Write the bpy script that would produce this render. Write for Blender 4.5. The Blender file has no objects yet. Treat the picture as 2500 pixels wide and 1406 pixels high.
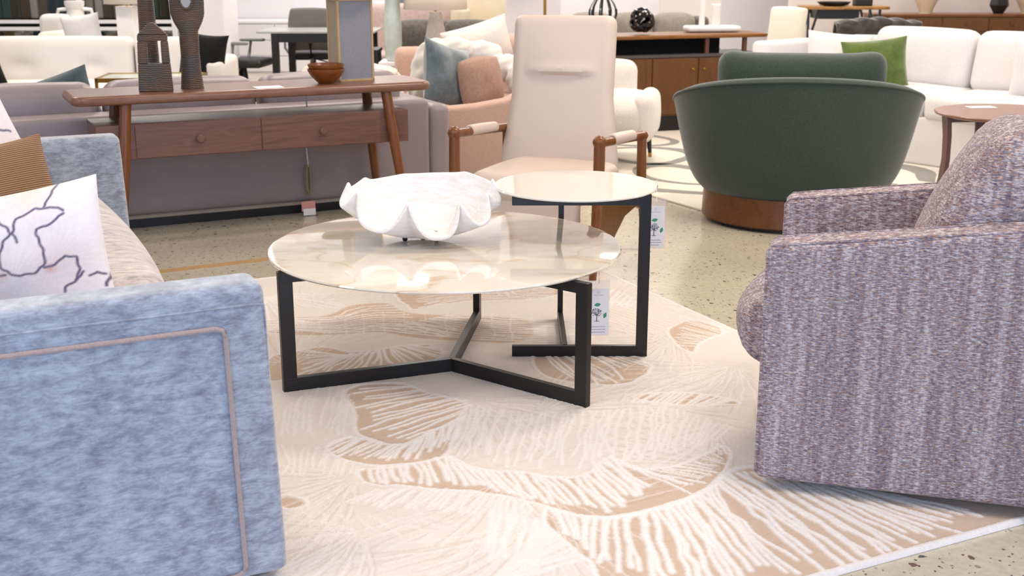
import bpy, math, random
import numpy as np
from mathutils import Matrix, Vector
random.seed(7); rng = np.random.default_rng(5)
C = bpy.context.scene.collection
PI = math.pi
sin, cos, rad = math.sin, math.cos, math.radians

# ------------------------------------------------------------------ helpers
def lin(h):
    h = h.lstrip('#'); o = []
    for i in (0, 2, 4):
        v = int(h[i:i+2], 16)/255
        o.append(v/12.92 if v <= .04045 else ((v+.055)/1.055)**2.4)
    return (*o, 1)

class B:
    """collects shapes for ONE mesh"""
    def __init__(s): s.v = []; s.f = []; s.m = []; s.mi = 0
    def add(s, vs, fs, M=None):
        o = len(s.v)
        for p in vs:
            p = Vector(p)
            s.v.append(tuple(M @ p) if M else tuple(p))
        for f in fs:
            s.f.append(tuple(i+o for i in f)); s.m.append(s.mi)
        return s
    def box(s, x0, x1, y0, y1, z0, z1, M=None):
        v = [(x, y, z) for z in (z0, z1) for y in (y0, y1) for x in (x0, x1)]
        return s.add(v, [(0,2,3,1),(4,5,7,6),(0,1,5,4),(2,6,7,3),(0,4,6,2),(1,3,7,5)], M)
    def rbox(s, c, d, r=.03, puff=(0,0,0), n=8, M=None, fn=None):
        """rounded, optionally puffed box: centre c, full size d"""
        hx = [q/2 for q in d]; r = min(r, min(hx)*.999)
        key = {}; vs = []; fs = []
        def grid(h):
            inner = h-r
            a = [-h, -h+r*.29, -h+r*.62, -h+r]
            m = [-inner+2*inner*i/n for i in range(1, n)] if inner > 1e-5 else []
            return a+m+[h-r, h-r*.62, h-r*.29, h] if inner > 1e-5 else [-h, -h+r*.3, -h+r*.65, 0, h-r*.65, h-r*.3, h]
        G = [grid(h) for h in hx]
        def P(p):
            k = tuple(round(q, 5) for q in p)
            if k in key: return key[k]
            inn = [max(-(hx[i]-r), min(hx[i]-r, p[i])) for i in range(3)]
            dv = Vector([p[i]-inn[i] for i in range(3)])
            if dv.length > 1e-7: dv.normalize()
            q = [inn[i]+dv[i]*r for i in range(3)]
            u = [q[i]/hx[i] for i in range(3)]
            w = [max(0, 1-t*t) for t in u]
            q[0] += puff[0]*u[0]*w[1]*w[2]; q[1] += puff[1]*u[1]*w[0]*w[2]; q[2] += puff[2]*u[2]*w[0]*w[1]
            if fn: q = fn(q)
            key[k] = len(vs); vs.append((q[0]+c[0], q[1]+c[1], q[2]+c[2])); return key[k]
        for ax in range(3):
            a, b = [(1,2),(2,0),(0,1)][ax]
            for sg in (-1, 1):
                for i in range(len(G[a])-1):
                    for j in range(len(G[b])-1):
                        q = []
                        for (ii, jj) in ((i,j),(i+1,j),(i+1,j+1),(i,j+1)):
                            p = [0,0,0]; p[ax] = sg*hx[ax]; p[a] = G[a][ii]; p[b] = G[b][jj]; q.append(P(p))
                        if sg < 0: q.reverse()
                        if len(set(q)) == 4: fs.append(tuple(q))
        return s.add(vs, fs, M)
    def rev(s, prof, seg=32, c=(0,0), sx=1, sy=1, M=None, cap=True):
        vs = []; fs = []
        for (r, z) in prof:
            for k in range(seg):
                a = 2*PI*k/seg; vs.append((c[0]+r*sx*cos(a), c[1]+r*sy*sin(a), z))
        for i in range(len(prof)-1):
            for k in range(seg):
                k2 = (k+1) % seg
                fs.append((i*seg+k, i*seg+k2, (i+1)*seg+k2, (i+1)*seg+k))
        if cap:
            fs.append(tuple(reversed(range(seg)))); fs.append(tuple(range((len(prof)-1)*seg, len(prof)*seg)))
        return s.add(vs, fs, M)
    def tube(s, pts, r, seg=10, closed=False, sq=None, M=None):
        """sweep; r number or list; sq=(w,h) sweeps a flat bar"""
        P = [Vector(p) for p in pts]; n = len(P); vs = []; fs = []
        up = Vector((0,0,1))
        for i, p in enumerate(P):
            if closed: t = P[(i+1) % n]-P[i-1]
            else: t = P[min(i+1, n-1)]-P[max(i-1, 0)]
            t.normalize()
            u = up if abs(t.z) < .95 else Vector((0,1,0))
            a = t.cross(u).normalized(); b = a.cross(t).normalized()
            ri = r[i] if isinstance(r, (list, tuple)) else r
            for k in range(seg):
                an = 2*PI*k/seg
                vs.append(p + a*(cos(an)*ri*(sq[0] if sq else 1)) + b*(sin(an)*ri*(sq[1] if sq else 1)))
        m = n if closed else n-1
        for i in range(m):
            for k in range(seg):
                k2 = (k+1) % seg; j = (i+1) % n
                fs.append((i*seg+k, i*seg+k2, j*seg+k2, j*seg+k))
        if not closed:
            fs.append(tuple(reversed(range(seg)))); fs.append(tuple(range((n-1)*seg, n*seg)))
        return s.add(vs, fs, M)
    def bar(s, p, q, w, h, M=None, up=(0,0,1)):
        """rectangular bar from p to q"""
        p = Vector(p); q = Vector(q); t = (q-p).normalized(); u = Vector(up)
        if abs(t.dot(u)) > .98: u = Vector((0,1,0))
        a = t.cross(u).normalized()*w/2; b = a.cross(t).normalized()*h/2
        vs = [p-a-b, p+a-b, p+a+b, p-a+b, q-a-b, q+a-b, q+a+b, q-a+b]
        return s.add(vs, [(0,3,2,1),(4,5,6,7),(0,1,5,4),(1,2,6,5),(2,3,7,6),(3,0,4,7)], M)
    def prism(s, poly, h0, h1, axis='z', M=None):
        n = len(poly)
        def mk(p, h): return {'z': (p[0], p[1], h), 'y': (p[0], h, p[1]), 'x': (h, p[0], p[1])}[axis]
        vs = [mk(p, h0) for p in poly]+[mk(p, h1) for p in poly]
        fs = [tuple(range(n-1, -1, -1)), tuple(range(n, 2*n))]+[(i, (i+1) % n, n+(i+1) % n, n+i) for i in range(n)]
        return s.add(vs, fs, M)
    def surf(s, fn, nu, nv, cu=False, cv=False, M=None):
        vs = [fn(i/(nu if cu else nu-1), j/(nv if cv else nv-1)) for i in range(nu) for j in range(nv)]
        fs = []
        for i in range(nu if cu else nu-1):
            for j in range(nv if cv else nv-1):
                i2 = (i+1) % nu; j2 = (j+1) % nv
                fs.append((i*nv+j, i2*nv+j, i2*nv+j2, i*nv+j2))
        return s.add(vs, fs, M)

def obj(name, b, m, parent=None, bevel=0, sub=0, smooth=35, loc=None, rot=None, solid=0, seg=2):
    me = bpy.data.meshes.new(name); me.from_pydata(b.v, [], b.f)
    ms = m if isinstance(m, (list, tuple)) else [m]
    for q in ms: me.materials.append(q)
    if len(ms) > 1: me.polygons.foreach_set('material_index', b.m)
    import bmesh
    bm = bmesh.new(); bm.from_mesh(me); bmesh.ops.recalc_face_normals(bm, faces=bm.faces)
    for f in bm.faces: f.smooth = bool(smooth)
    if smooth:
        for e in bm.edges:
            if len(e.link_faces) == 2 and e.calc_face_angle(0) > rad(smooth): e.smooth = False
    bm.to_mesh(me); bm.free(); me.update()
    o = bpy.data.objects.new(name, me); C.objects.link(o)
    if parent is not None: o.parent = parent
    if loc: o.location = loc
    if rot: o.rotation_euler = rot
    if solid:
        q = o.modifiers.new('s', 'SOLIDIFY'); q.thickness = solid; q.offset = 0
    if bevel:
        q = o.modifiers.new('b', 'BEVEL'); q.width = bevel; q.segments = seg; q.limit_method = 'ANGLE'; q.harden_normals = False
    if sub:
        q = o.modifiers.new('u', 'SUBSURF'); q.levels = sub; q.render_levels = sub
    return o

def tag(o, label, cat, group=None, kind=None):
    o['label'] = label; o['category'] = cat
    if group: o['group'] = group
    if kind: o['kind'] = kind
    return o
def thing(name, label, cat, loc=(0,0,0), rz=0, group=None, rot=None):
    o = bpy.data.objects.new(name, None); C.objects.link(o)
    o.empty_display_size = .1
    o.location = loc if len(loc) == 3 else (*loc, 0); o.rotation_euler = rot or (0, 0, rz)
    return tag(o, label, cat, group)
def struct(name, b, m, **k):
    o = obj(name, b, m, **k); o['kind'] = 'structure'; return o
def dup(root, loc, rz, label, group=None):
    r = root.copy(); C.objects.link(r); r.location = loc; r.rotation_euler = (0, 0, rz); r['label'] = label
    if group: r['group'] = group
    for ch in list(root.children):
        c = ch.copy(); C.objects.link(c); c.parent = r
        for g in ch.children:
            d = g.copy(); C.objects.link(d); d.parent = c
    return r
def Tm(x=0, y=0, z=0, rx=0, ry=0, rz=0):
    return Matrix.Translation((x, y, z)) @ Matrix.Rotation(rz, 4, 'Z') @ Matrix.Rotation(ry, 4, 'Y') @ Matrix.Rotation(rx, 4, 'X')

# ------------------------------------------------------------------ materials
class Nt:
    def __init__(s, name):
        s.m = bpy.data.materials.new(name); s.m.use_nodes = True; s.t = s.m.node_tree; s.n = s.t.nodes
        s.p = s.n['Principled BSDF']; s.l = s.t.links.new
        s.co = None
    def obj(s, scale=(1,1,1), rot=(0,0,0), off=(0,0,0)):
        tc = s.n.new('ShaderNodeTexCoord'); mp = s.n.new('ShaderNodeMapping')
        mp.inputs['Scale'].default_value = scale; mp.inputs['Rotation'].default_value = rot; mp.inputs['Location'].default_value = off
        s.l(tc.outputs['Object'], mp.inputs[0]); return mp.outputs[0]
    def noise(s, vec, scale, detail=4, rough=.6, dist=0):
        q = s.n.new('ShaderNodeTexNoise'); s.l(vec, q.inputs['Vector'])
        q.inputs['Scale'].default_value = scale; q.inputs['Detail'].default_value = detail
        q.inputs['Roughness'].default_value = rough; q.inputs['Distortion'].default_value = dist
        return q.outputs['Fac']
    def ramp(s, fac, stops, interp='LINEAR'):
        q = s.n.new('ShaderNodeValToRGB'); s.l(fac, q.inputs[0]); e = q.color_ramp.elements
        q.color_ramp.interpolation = interp
        while len(e) < len(stops): e.new(.5)
        for i, (p, c) in enumerate(stops):
            e[i].position = p; e[i].color = c if isinstance(c, tuple) else lin(c)
        return q.outputs[0]
    def mix(s, fac, a, b, mode='MIX'):
        q = s.n.new('ShaderNodeMix'); q.data_type = 'RGBA'; q.blend_type = mode
        for v, i in ((fac, 0), (a, 6), (b, 7)):
            if isinstance(v, (int, float)): q.inputs[i].default_value = v
            elif isinstance(v, str): q.inputs[i].default_value = lin(v)
            elif isinstance(v, tuple): q.inputs[i].default_value = v
            else: s.l(v, q.inputs[i])
        return q.outputs[2]
    def math(s, op, a, b=0):
        q = s.n.new('ShaderNodeMath'); q.operation = op
        for v, i in ((a, 0), (b, 1)):
            if isinstance(v, (int, float)): q.inputs[i].default_value = v
            else: s.l(v, q.inputs[i])
        return q.outputs[0]
    def bump(s, h, strength=.3, dist=.01):
        q = s.n.new('ShaderNodeBump'); q.inputs['Strength'].default_value = strength; q.inputs['Distance'].default_value = dist
        s.l(h, q.inputs['Height']); s.l(q.outputs[0], s.p.inputs['Normal'])
    def col(s, c):
        if isinstance(c, str): s.p.inputs['Base Color'].default_value = lin(c)
        elif isinstance(c, tuple): s.p.inputs['Base Color'].default_value = c
        else: s.l(c, s.p.inputs['Base Color'])
    def set(s, **k):
        for a, v in k.items(): s.p.inputs[a.replace('_', ' ')].default_value = v
        return s

def plain(name, c, rough=.5, metal=0, spec=.5, var=.06, sc=6, coat=0):
    t = Nt(name); f = t.noise(t.obj(), sc, 3)
    c0 = lin(c); d = tuple(max(0, q*(1-var)) for q in c0[:3])+(1,); e = tuple(min(1, q*(1+var)) for q in c0[:3])+(1,)
    t.col(t.ramp(f, [(.3, d), (.7, e)])); t.set(Roughness=rough, Metallic=metal, Coat_Weight=coat)
    t.p.inputs['Specular IOR Level'].default_value = spec
    return t.m
def fabric(name, c1, c2, sc=60, st=(1,1,1), sheen=.3, bump=.25, big=None, rough=.9):
    t = Nt(name); v = t.obj(st); f = t.noise(v, sc, 5, .7)
    c = t.ramp(f, [(.35, c1), (.65, c2)])
    if big:
        g = t.noise(t.obj(), 3.5, 4, .6); c = t.mix(t.ramp(g, [(.35, (0,0,0,1)), (.65, (1,1,1,1))]), c, big)
        q = t.n.new('ShaderNodeMix')
    t.col(c); t.set(Roughness=rough, Sheen_Weight=sheen); t.p.inputs['Specular IOR Level'].default_value = .2
    t.bump(t.noise(t.obj(), 260, 2, .5), bump, .002)
    return t.m
def wood(name, c1, c2, c3=None, axis=0, sc=1, rough=.35, spec=.5):
    t = Nt(name); st = [9*sc, 9*sc, 9*sc]; st[axis] = .9*sc
    v = t.obj(tuple(st)); g = t.noise(v, 1.6, 6, .62, 1.6)
    st2 = [120*sc]*3; st2[axis] = 5*sc; fine = t.noise(t.obj(tuple(st2)), 1, 3, .6)
    c = t.ramp(g, [(.3, c1), (.5, c2), (.58, c3 or c1), (.72, c2)])
    c = t.mix(t.math('MULTIPLY', fine, .35), c, c1)
    t.col(c); t.set(Roughness=rough); t.p.inputs['Specular IOR Level'].default_value = spec
    return t.m
def attr_mat(name, attr, rough=.9, sheen=.2, bump=.3, bscale=300, bdist=.002):
    t = Nt(name); a = t.n.new('ShaderNodeAttribute'); a.attribute_name = attr
    n = t.noise(t.obj(), 55, 5, .75)
    c = t.mix(t.ramp(n, [(.3, (.18,.18,.18,1)), (.75, (0,0,0,1))]), a.outputs['Color'], '#a5917b')
    t.col(c); t.set(Roughness=rough, Sheen_Weight=sheen); t.p.inputs['Specular IOR Level'].default_value = .1
    t.bump(t.noise(t.obj(), bscale, 2, .5), bump, bdist)
    return t.m

M = {}
M['white'] = plain('white_fabric', '#e0dcd8', .85, spec=.2, var=.02)
M['white2'] = fabric('white_linen', '#d8d5d5', '#e3e0e0', 90, bump=.2)
M['offwhite'] = fabric('offwhite_boucle', '#dad5ce', '#e6e2dc', 70, bump=.6)
M['cream'] = fabric('cream_fabric', '#e8dfcd', '#efe8d8', 90)
M['paintwhite'] = plain('white_paint', '#e6e3e6', .6, var=.01, spec=.3)
M['paintwarm'] = plain('warm_white_paint', '#e4dad2', .6, var=.01, spec=.3)
M['ceilpaint'] = plain('ceiling_paint', '#e9e7e4', .8, var=.01, spec=.2)
M['whiteceramic'] = plain('white_ceramic', '#eeeae6', .35, var=.02)
M['black'] = plain('black_metal', '#121113', .35, spec=.5, var=.05)
M['blackplastic'] = plain('black_plastic', '#161616', .45, var=.05)
M['greyplastic'] = plain('grey_plastic', '#7c7d7e', .4, var=.03)
M['taupe'] = plain('taupe_leather', '#908488', .42, spec=.5, var=.05, sc=3)
M['recl'] = plain('beige_leather', '#cdbcb0', .45, spec=.45, var=.02, sc=3)
M['walnut'] = wood('walnut', '#563a31', '#785549', '#674840', 0, 1, .38)
M['walnutv'] = wood('walnut_leg', '#5a3216', '#804b22', '#6d3e1b', 2, 1, .3)
M['walnuttop'] = wood('walnut_top', '#6b4839', '#876150', '#775242', 0, 1, .28)
M['teak'] = wood('teak_panel', '#4d2f10', '#6b4218', '#5d3812', 2, .8, .35)
M['brown'] = wood('brown_wood', '#4b2c25', '#673f35', '#57352b', 2, 1, .35)
M['browntop'] = wood('brown_wood_top', '#74503f', '#8d6450', '#805846', 0, 1, .3)
M['oak'] = wood('light_oak', '#b3946c', '#c4a67c', None, 2, 1, .5)
M['bowlwood'] = wood('bowl_wood', '#683410', '#854a1e', '#743c15', 0, 2, .3)
M['brass'] = plain('brass', '#b48a3c', .25, 1)
M['chrome'] = plain('chrome', '#cfcfd2', .15, 1)
M['peach'] = fabric('peach_fabric', '#bc998a', '#cbac9d', 45, (1,1,4), bump=.3)
M['blush'] = fabric('blush_boucle', '#a08071', '#b09080', 60, bump=.6)
M['green'] = fabric('dark_green_wool', '#2c362e', '#3b473d', 130, (1,1,1.6), bump=.5, sheen=.4)
M['moss'] = fabric('moss_velvet', '#43541c', '#5c6f2b', 9, sheen=.8, bump=.1)
M['slate'] = fabric('slate_velvet', '#4c5960', '#748188', 7, sheen=.9, bump=.1)
M['teal'] = fabric('teal_velvet', '#39474b', '#55656a', 7, sheen=.7, bump=.1)
M['blackfab'] = fabric('black_velvet', '#0b0b0d', '#151517', 30, sheen=.1)
M['darkgrey'] = fabric('charcoal_fabric', '#504b46', '#6b645d', 30)
M['greyoff'] = plain('office_grey', '#6d6a66', .6)
M['mauve'] = fabric('mauve_fabric', '#b39c96', '#c3aea7', 30)
M['paper'] = plain('white_paper', '#f3f1f4', .55, var=.01)
M['greylinen'] = fabric('grey_linen', '#7f8088', '#94959c', 150, (1,1,3), bump=.6)
M['paleglass'] = plain('pale_glass', '#b9c4bd', .12, var=.12, sc=9)
M['terra'] = fabric('speckled_stone', '#b5aca6', '#d0c8c0', 70, bump=.4, sheen=0, rough=.6)
M['shade'] = plain('lamp_shade', '#efe4d2', .8, var=.02)
M['beigechair'] = plain('beige_vinyl', '#ddcfb2', .5, var=.03)
M['fur'] = fabric('cream_fur', '#d8cbb9', '#efe7dc', 12, (1,3,1), bump=.8)
M['blackfur'] = fabric('black_fur', '#151214', '#463d39', 9, (1,1,2), bump=.8, sheen=.6)
M['pinktape'] = plain('pink_card', '#d99a94', .5)
M['leafgreen'] = plain('leaf_green', '#3f9b78', .6)
M['ink'] = plain('tree_ink', '#4d4f6a', .6)
M['textgrey'] = plain('text_grey', '#8c8ca0', .6)
M['gold'] = plain('yellow_glass', '#c09a2a', .3, .3)
M['marbletop'] = None

# blue grey velvet with worn horizontal slubs
t = Nt('blue_velvet'); v = t.obj((11, 11, 26)); a = t.noise(v, 1.4, 7, .78, .3); b_ = t.noise(t.obj((30, 30, 260)), 1, 3, .6)
g = t.noise(t.obj((3, 3, 2)), 2.2, 4, .6)
f = t.math('ADD', t.math('MULTIPLY', a, .62), t.math('ADD', t.math('MULTIPLY', b_, .18), t.math('MULTIPLY', g, .2)))
t.col(t.ramp(f, [(.38, '#6c6f80'), (.46, '#858b9b'), (.53, '#9ba3b2'), (.62, '#b2bac7')]))
t.set(Roughness=.75, Sheen_Weight=.5); t.bump(f, .3, .004); M['velvet'] = t.m
# pinkish seat version: the same cloth with warm light put into its colour
t = Nt('warm_lit_velvet'); a = t.noise(t.obj((8, 22, 8)), 1.6, 6, .75, .4)
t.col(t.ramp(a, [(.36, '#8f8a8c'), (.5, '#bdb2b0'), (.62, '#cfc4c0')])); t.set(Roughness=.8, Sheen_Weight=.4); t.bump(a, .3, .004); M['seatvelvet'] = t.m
# tweed
def tweed(name, bright):
    t = Nt(name)
    warp = t.noise(t.obj((30, 30, 1.4)), 1, 5, .8); fine = t.noise(t.obj((75, 75, 330)), 1, 2, .6)
    spk = t.noise(t.obj((110, 110, 300), off=(3, 1, 2)), 1, 2, .6); slub = t.noise(t.obj((40, 40, 150), off=(7, 0, 5)), 1, 3, .7)
    f = t.math('ADD', t.math('MULTIPLY', warp, .28), t.math('ADD', t.math('MULTIPLY', fine, .40), t.math('MULTIPLY', slub, .32)))
    c = t.ramp(f, [(.43, '#564a5a'), (.48, '#867a84'), (.52, '#a0969c'), (.57, '#d6d0d8')])
    c2 = t.ramp(spk, [(.38, '#343c6c'), (.46, '#86787c'), (.54, '#9c8578'), (.62, '#c78748')])
    t.col(t.mix(.38, c, c2)); t.set(Roughness=.95, Sheen_Weight=.15); t.p.inputs['Specular IOR Level'].default_value = .1
    t.bump(fine, .5, .003); return t.m
M['tweed'] = tweed('tweed', 1)
t = Nt('copper_rib'); w = t.n.new('ShaderNodeTexWave'); w.bands_direction = 'Z'; w.inputs['Scale'].default_value = 42
t.l(t.obj(), w.inputs[0]); t.col(t.ramp(w.outputs['Fac'], [(.2, '#6b4a30'), (.7, '#a27c5a')])); t.set(Roughness=.6); t.bump(w.outputs['Fac'], .6, .005); M['rib'] = t.m
t = Nt('carved_ceramic'); w = t.n.new('ShaderNodeTexWave'); w.bands_direction = 'Z'; w.inputs['Scale'].default_value = 34; w.inputs['Distortion'].default_value = 4; w.inputs['Detail'].default_value = 2
t.l(t.obj(), w.inputs[0]); n = t.noise(t.obj(), 9, 3)
t.col(t.mix(w.outputs['Fac'], t.ramp(n, [(.4, '#3a3836'), (.55, '#513d33'), (.7, '#454847')]), t.ramp(n, [(.4, '#5c5b5a'), (.6, '#745542')])))
t.set(Roughness=.4); t.bump(w.outputs['Fac'], .7, .006); M['carved'] = t.m
# low table marble glass
t = Nt('marble_glass'); n1 = t.noise(t.obj((.9, 2.2, 1)), .9, 3, .5, .9)
vein = t.math('ABSOLUTE', t.math('SUBTRACT', n1, .5)); vf = t.ramp(vein, [(0, (.75,.75,.75,1)), (.006, (.2,.2,.2,1)), (.03, (0,0,0,1))])
n2 = t.noise(t.obj((1.5, 2, 1), off=(4, 2, 0)), 1.7, 4, .6)
base = t.ramp(n2, [(.35, '#e3dccf'), (.55, '#e9e3d8'), (.7, '#ddd3c5')])
vm = t.ramp(t.noise(t.obj((1,1,1), off=(9, 3, 0)), 1.9, 2), [(.40, (0,0,0,1)), (.55, (1,1,1,1))])
vf = t.math('MULTIPLY', vf, vm)
blot = t.ramp(t.noise(t.obj((2, 3.5, 1), off=(1, 7, 0)), 1.6, 4, .6, .6), [(.56, (0,0,0,1)), (.70, (.7,.7,.7,1))])
c = t.mix(blot, base, '#cdb08c'); t.col(t.mix(vf, c, '#c19a68')); t.set(Roughness=.06, Coat_Weight=1, Coat_Roughness=.03, Coat_IOR=1.5); M['marble'] = t.m
M['ivoryglass'] = plain('ivory_glass', '#e9e3d8', .06, var=.01, coat=.5)
M['traymarble'] = plain('tray_marble', '#e4e6e8', .2, var=.08, sc=5)
# shell plaster
t = Nt('shell_plaster'); n = t.noise(t.obj((4, 4, 18)), 3, 5, .7, .8); t.col(t.ramp(n, [(.3, '#e5dcd7'), (.6, '#f3efed')])); t.set(Roughness=.7); t.bump(n, .35, .008); M['shell'] = t.m
# polished concrete with terrazzo chips
t = Nt('polished_concrete'); v = t.obj()
def chips(scale, thr, cols, base, rnd=1.0):
    q = t.n.new('ShaderNodeTexVoronoi'); q.inputs['Scale'].default_value = scale
    dis = t.n.new('ShaderNodeTexNoise'); dis.inputs['Scale'].default_value = scale*1.6; t.l(v, dis.inputs['Vector'])
    add = t.n.new('ShaderNodeVectorMath'); add.operation = 'MULTIPLY_ADD'; t.l(dis.outputs['Color'], add.inputs[0]); add.inputs[1].default_value = (.55/scale,)*3; t.l(v, add.inputs[2])
    t.l(add.outputs[0], q.inputs['Vector'])
    sep = t.n.new('ShaderNodeSeparateColor'); t.l(q.outputs['Color'], sep.inputs[0])
    rthr = t.math('MULTIPLY', sep.outputs[0], thr); m = t.math('LESS_THAN', q.outputs['Distance'], t.math('SUBTRACT', rthr, thr*.35))
    return t.mix(m, base, t.ramp(sep.outputs[1], cols, 'CONSTANT'))
bs = t.ramp(t.noise(v, 1.1, 5, .6), [(.3, '#bdb4a1'), (.7, '#cbc3b0')])
bs = t.mix(t.ramp(t.noise(v, 38, 3, .7), [(.4, (0,0,0,1)), (.7, (.4,.4,.4,1))]), bs, '#9a8f7c')
c = chips(24, .42, [(0, '#4e4d4c'), (.3, '#7d6b60'), (.45, '#8f8a80'), (.7, '#6b5347'), (.85, '#3f4448')], bs)
c = chips(60, .44, [(0, '#44413e'), (.4, '#857a6c'), (.6, '#5f4d42')], c)
t.col(c); t.set(Roughness=.16); t.p.inputs['Specular IOR Level'].default_value = .5
t.l(t.ramp(t.noise(v, 2.5, 4), [(.3, (.12,.12,.12,1)), (.8, (.26,.26,.26,1))]), t.p.inputs['Roughness']); M['floor'] = t.m
M['strip'] = plain('joint_filler', '#b89468', .5)
t = Nt('cream_rug'); M['creamrug'] = fabric('cream_rug', '#ddd5c6', '#e9e3d6', 120, bump=.5)
M['greyrug'] = fabric('grey_rug_pattern', '#7b7a75', '#93918b', 120, bump=.5)

# ------------------------------------------------------------------ camera
cam = bpy.data.objects.new('camera', bpy.data.cameras.new('camera')); C.objects.link(cam)
cam.location = (0, 0, 1.5); cam.rotation_euler = (rad(90-15.376), 0, 0)
cam.data.sensor_width = 36; cam.data.lens = 36*2920/2500; cam.data.clip_end = 200
cam.data.dof.use_dof = True; cam.data.dof.focus_distance = 4.1; cam.data.dof.aperture_fstop = 5.0
bpy.context.scene.camera = cam

# ------------------------------------------------------------------ the room
XL, XR, YN, YF, ZC = -9.5, 8.5, -3.0, 17.2, 3.6
struct('floor', B().box(XL, XR, YN, YF, -.1, 0), M['floor'], smooth=0)
struct('ceiling', B().box(XL, XR, YN, YF, ZC, ZC+.1), M['ceilpaint'], smooth=0)
struct('wall_left', B().box(XL-.15, XL, YN, YF+.15, 0, ZC), M['paintwhite'], smooth=0)
struct('wall_right', B().box(XR, XR+.15, YN, YF+.15, 0, ZC), M['paintwarm'], smooth=0)
struct('wall_back', B().box(XL, XR, YF, YF+.15, 0, ZC), M['paintwhite'], smooth=0)
struct('baseboard_back', B().box(XL, XR, YF-.02, YF, 0, .12), M['paintwhite'], smooth=0)
# warm partition behind the sideboard
struct('wall_partition', B().box(3.55, XR, 15.6, 15.8, 0, ZC), M['paintwarm'], smooth=0)
def column(n, x0, x1, y0, y1, m='paintwhite'):
    struct('trim_%d' % n, B().box(x0, x1, y0, y1, 0, ZC), M[m], bevel=.01, smooth=0)
column(1, -3.14, -2.82, 12.0, 12.6)
column(2, -.06, .46, 11.6, 12.1)
struct('wall_divider', B().box(1.75, 2.45, 14.4, 14.6, 0, ZC), M['paintwarm'], smooth=0)
# joint strip in the floor
o = struct('trim_3', B().prism([(-1.762, 5.722), (-1.773, 5.786), (-1.023, 6.177), (-1.013, 6.113)], 0, .0015), M['strip'], smooth=0)

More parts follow.
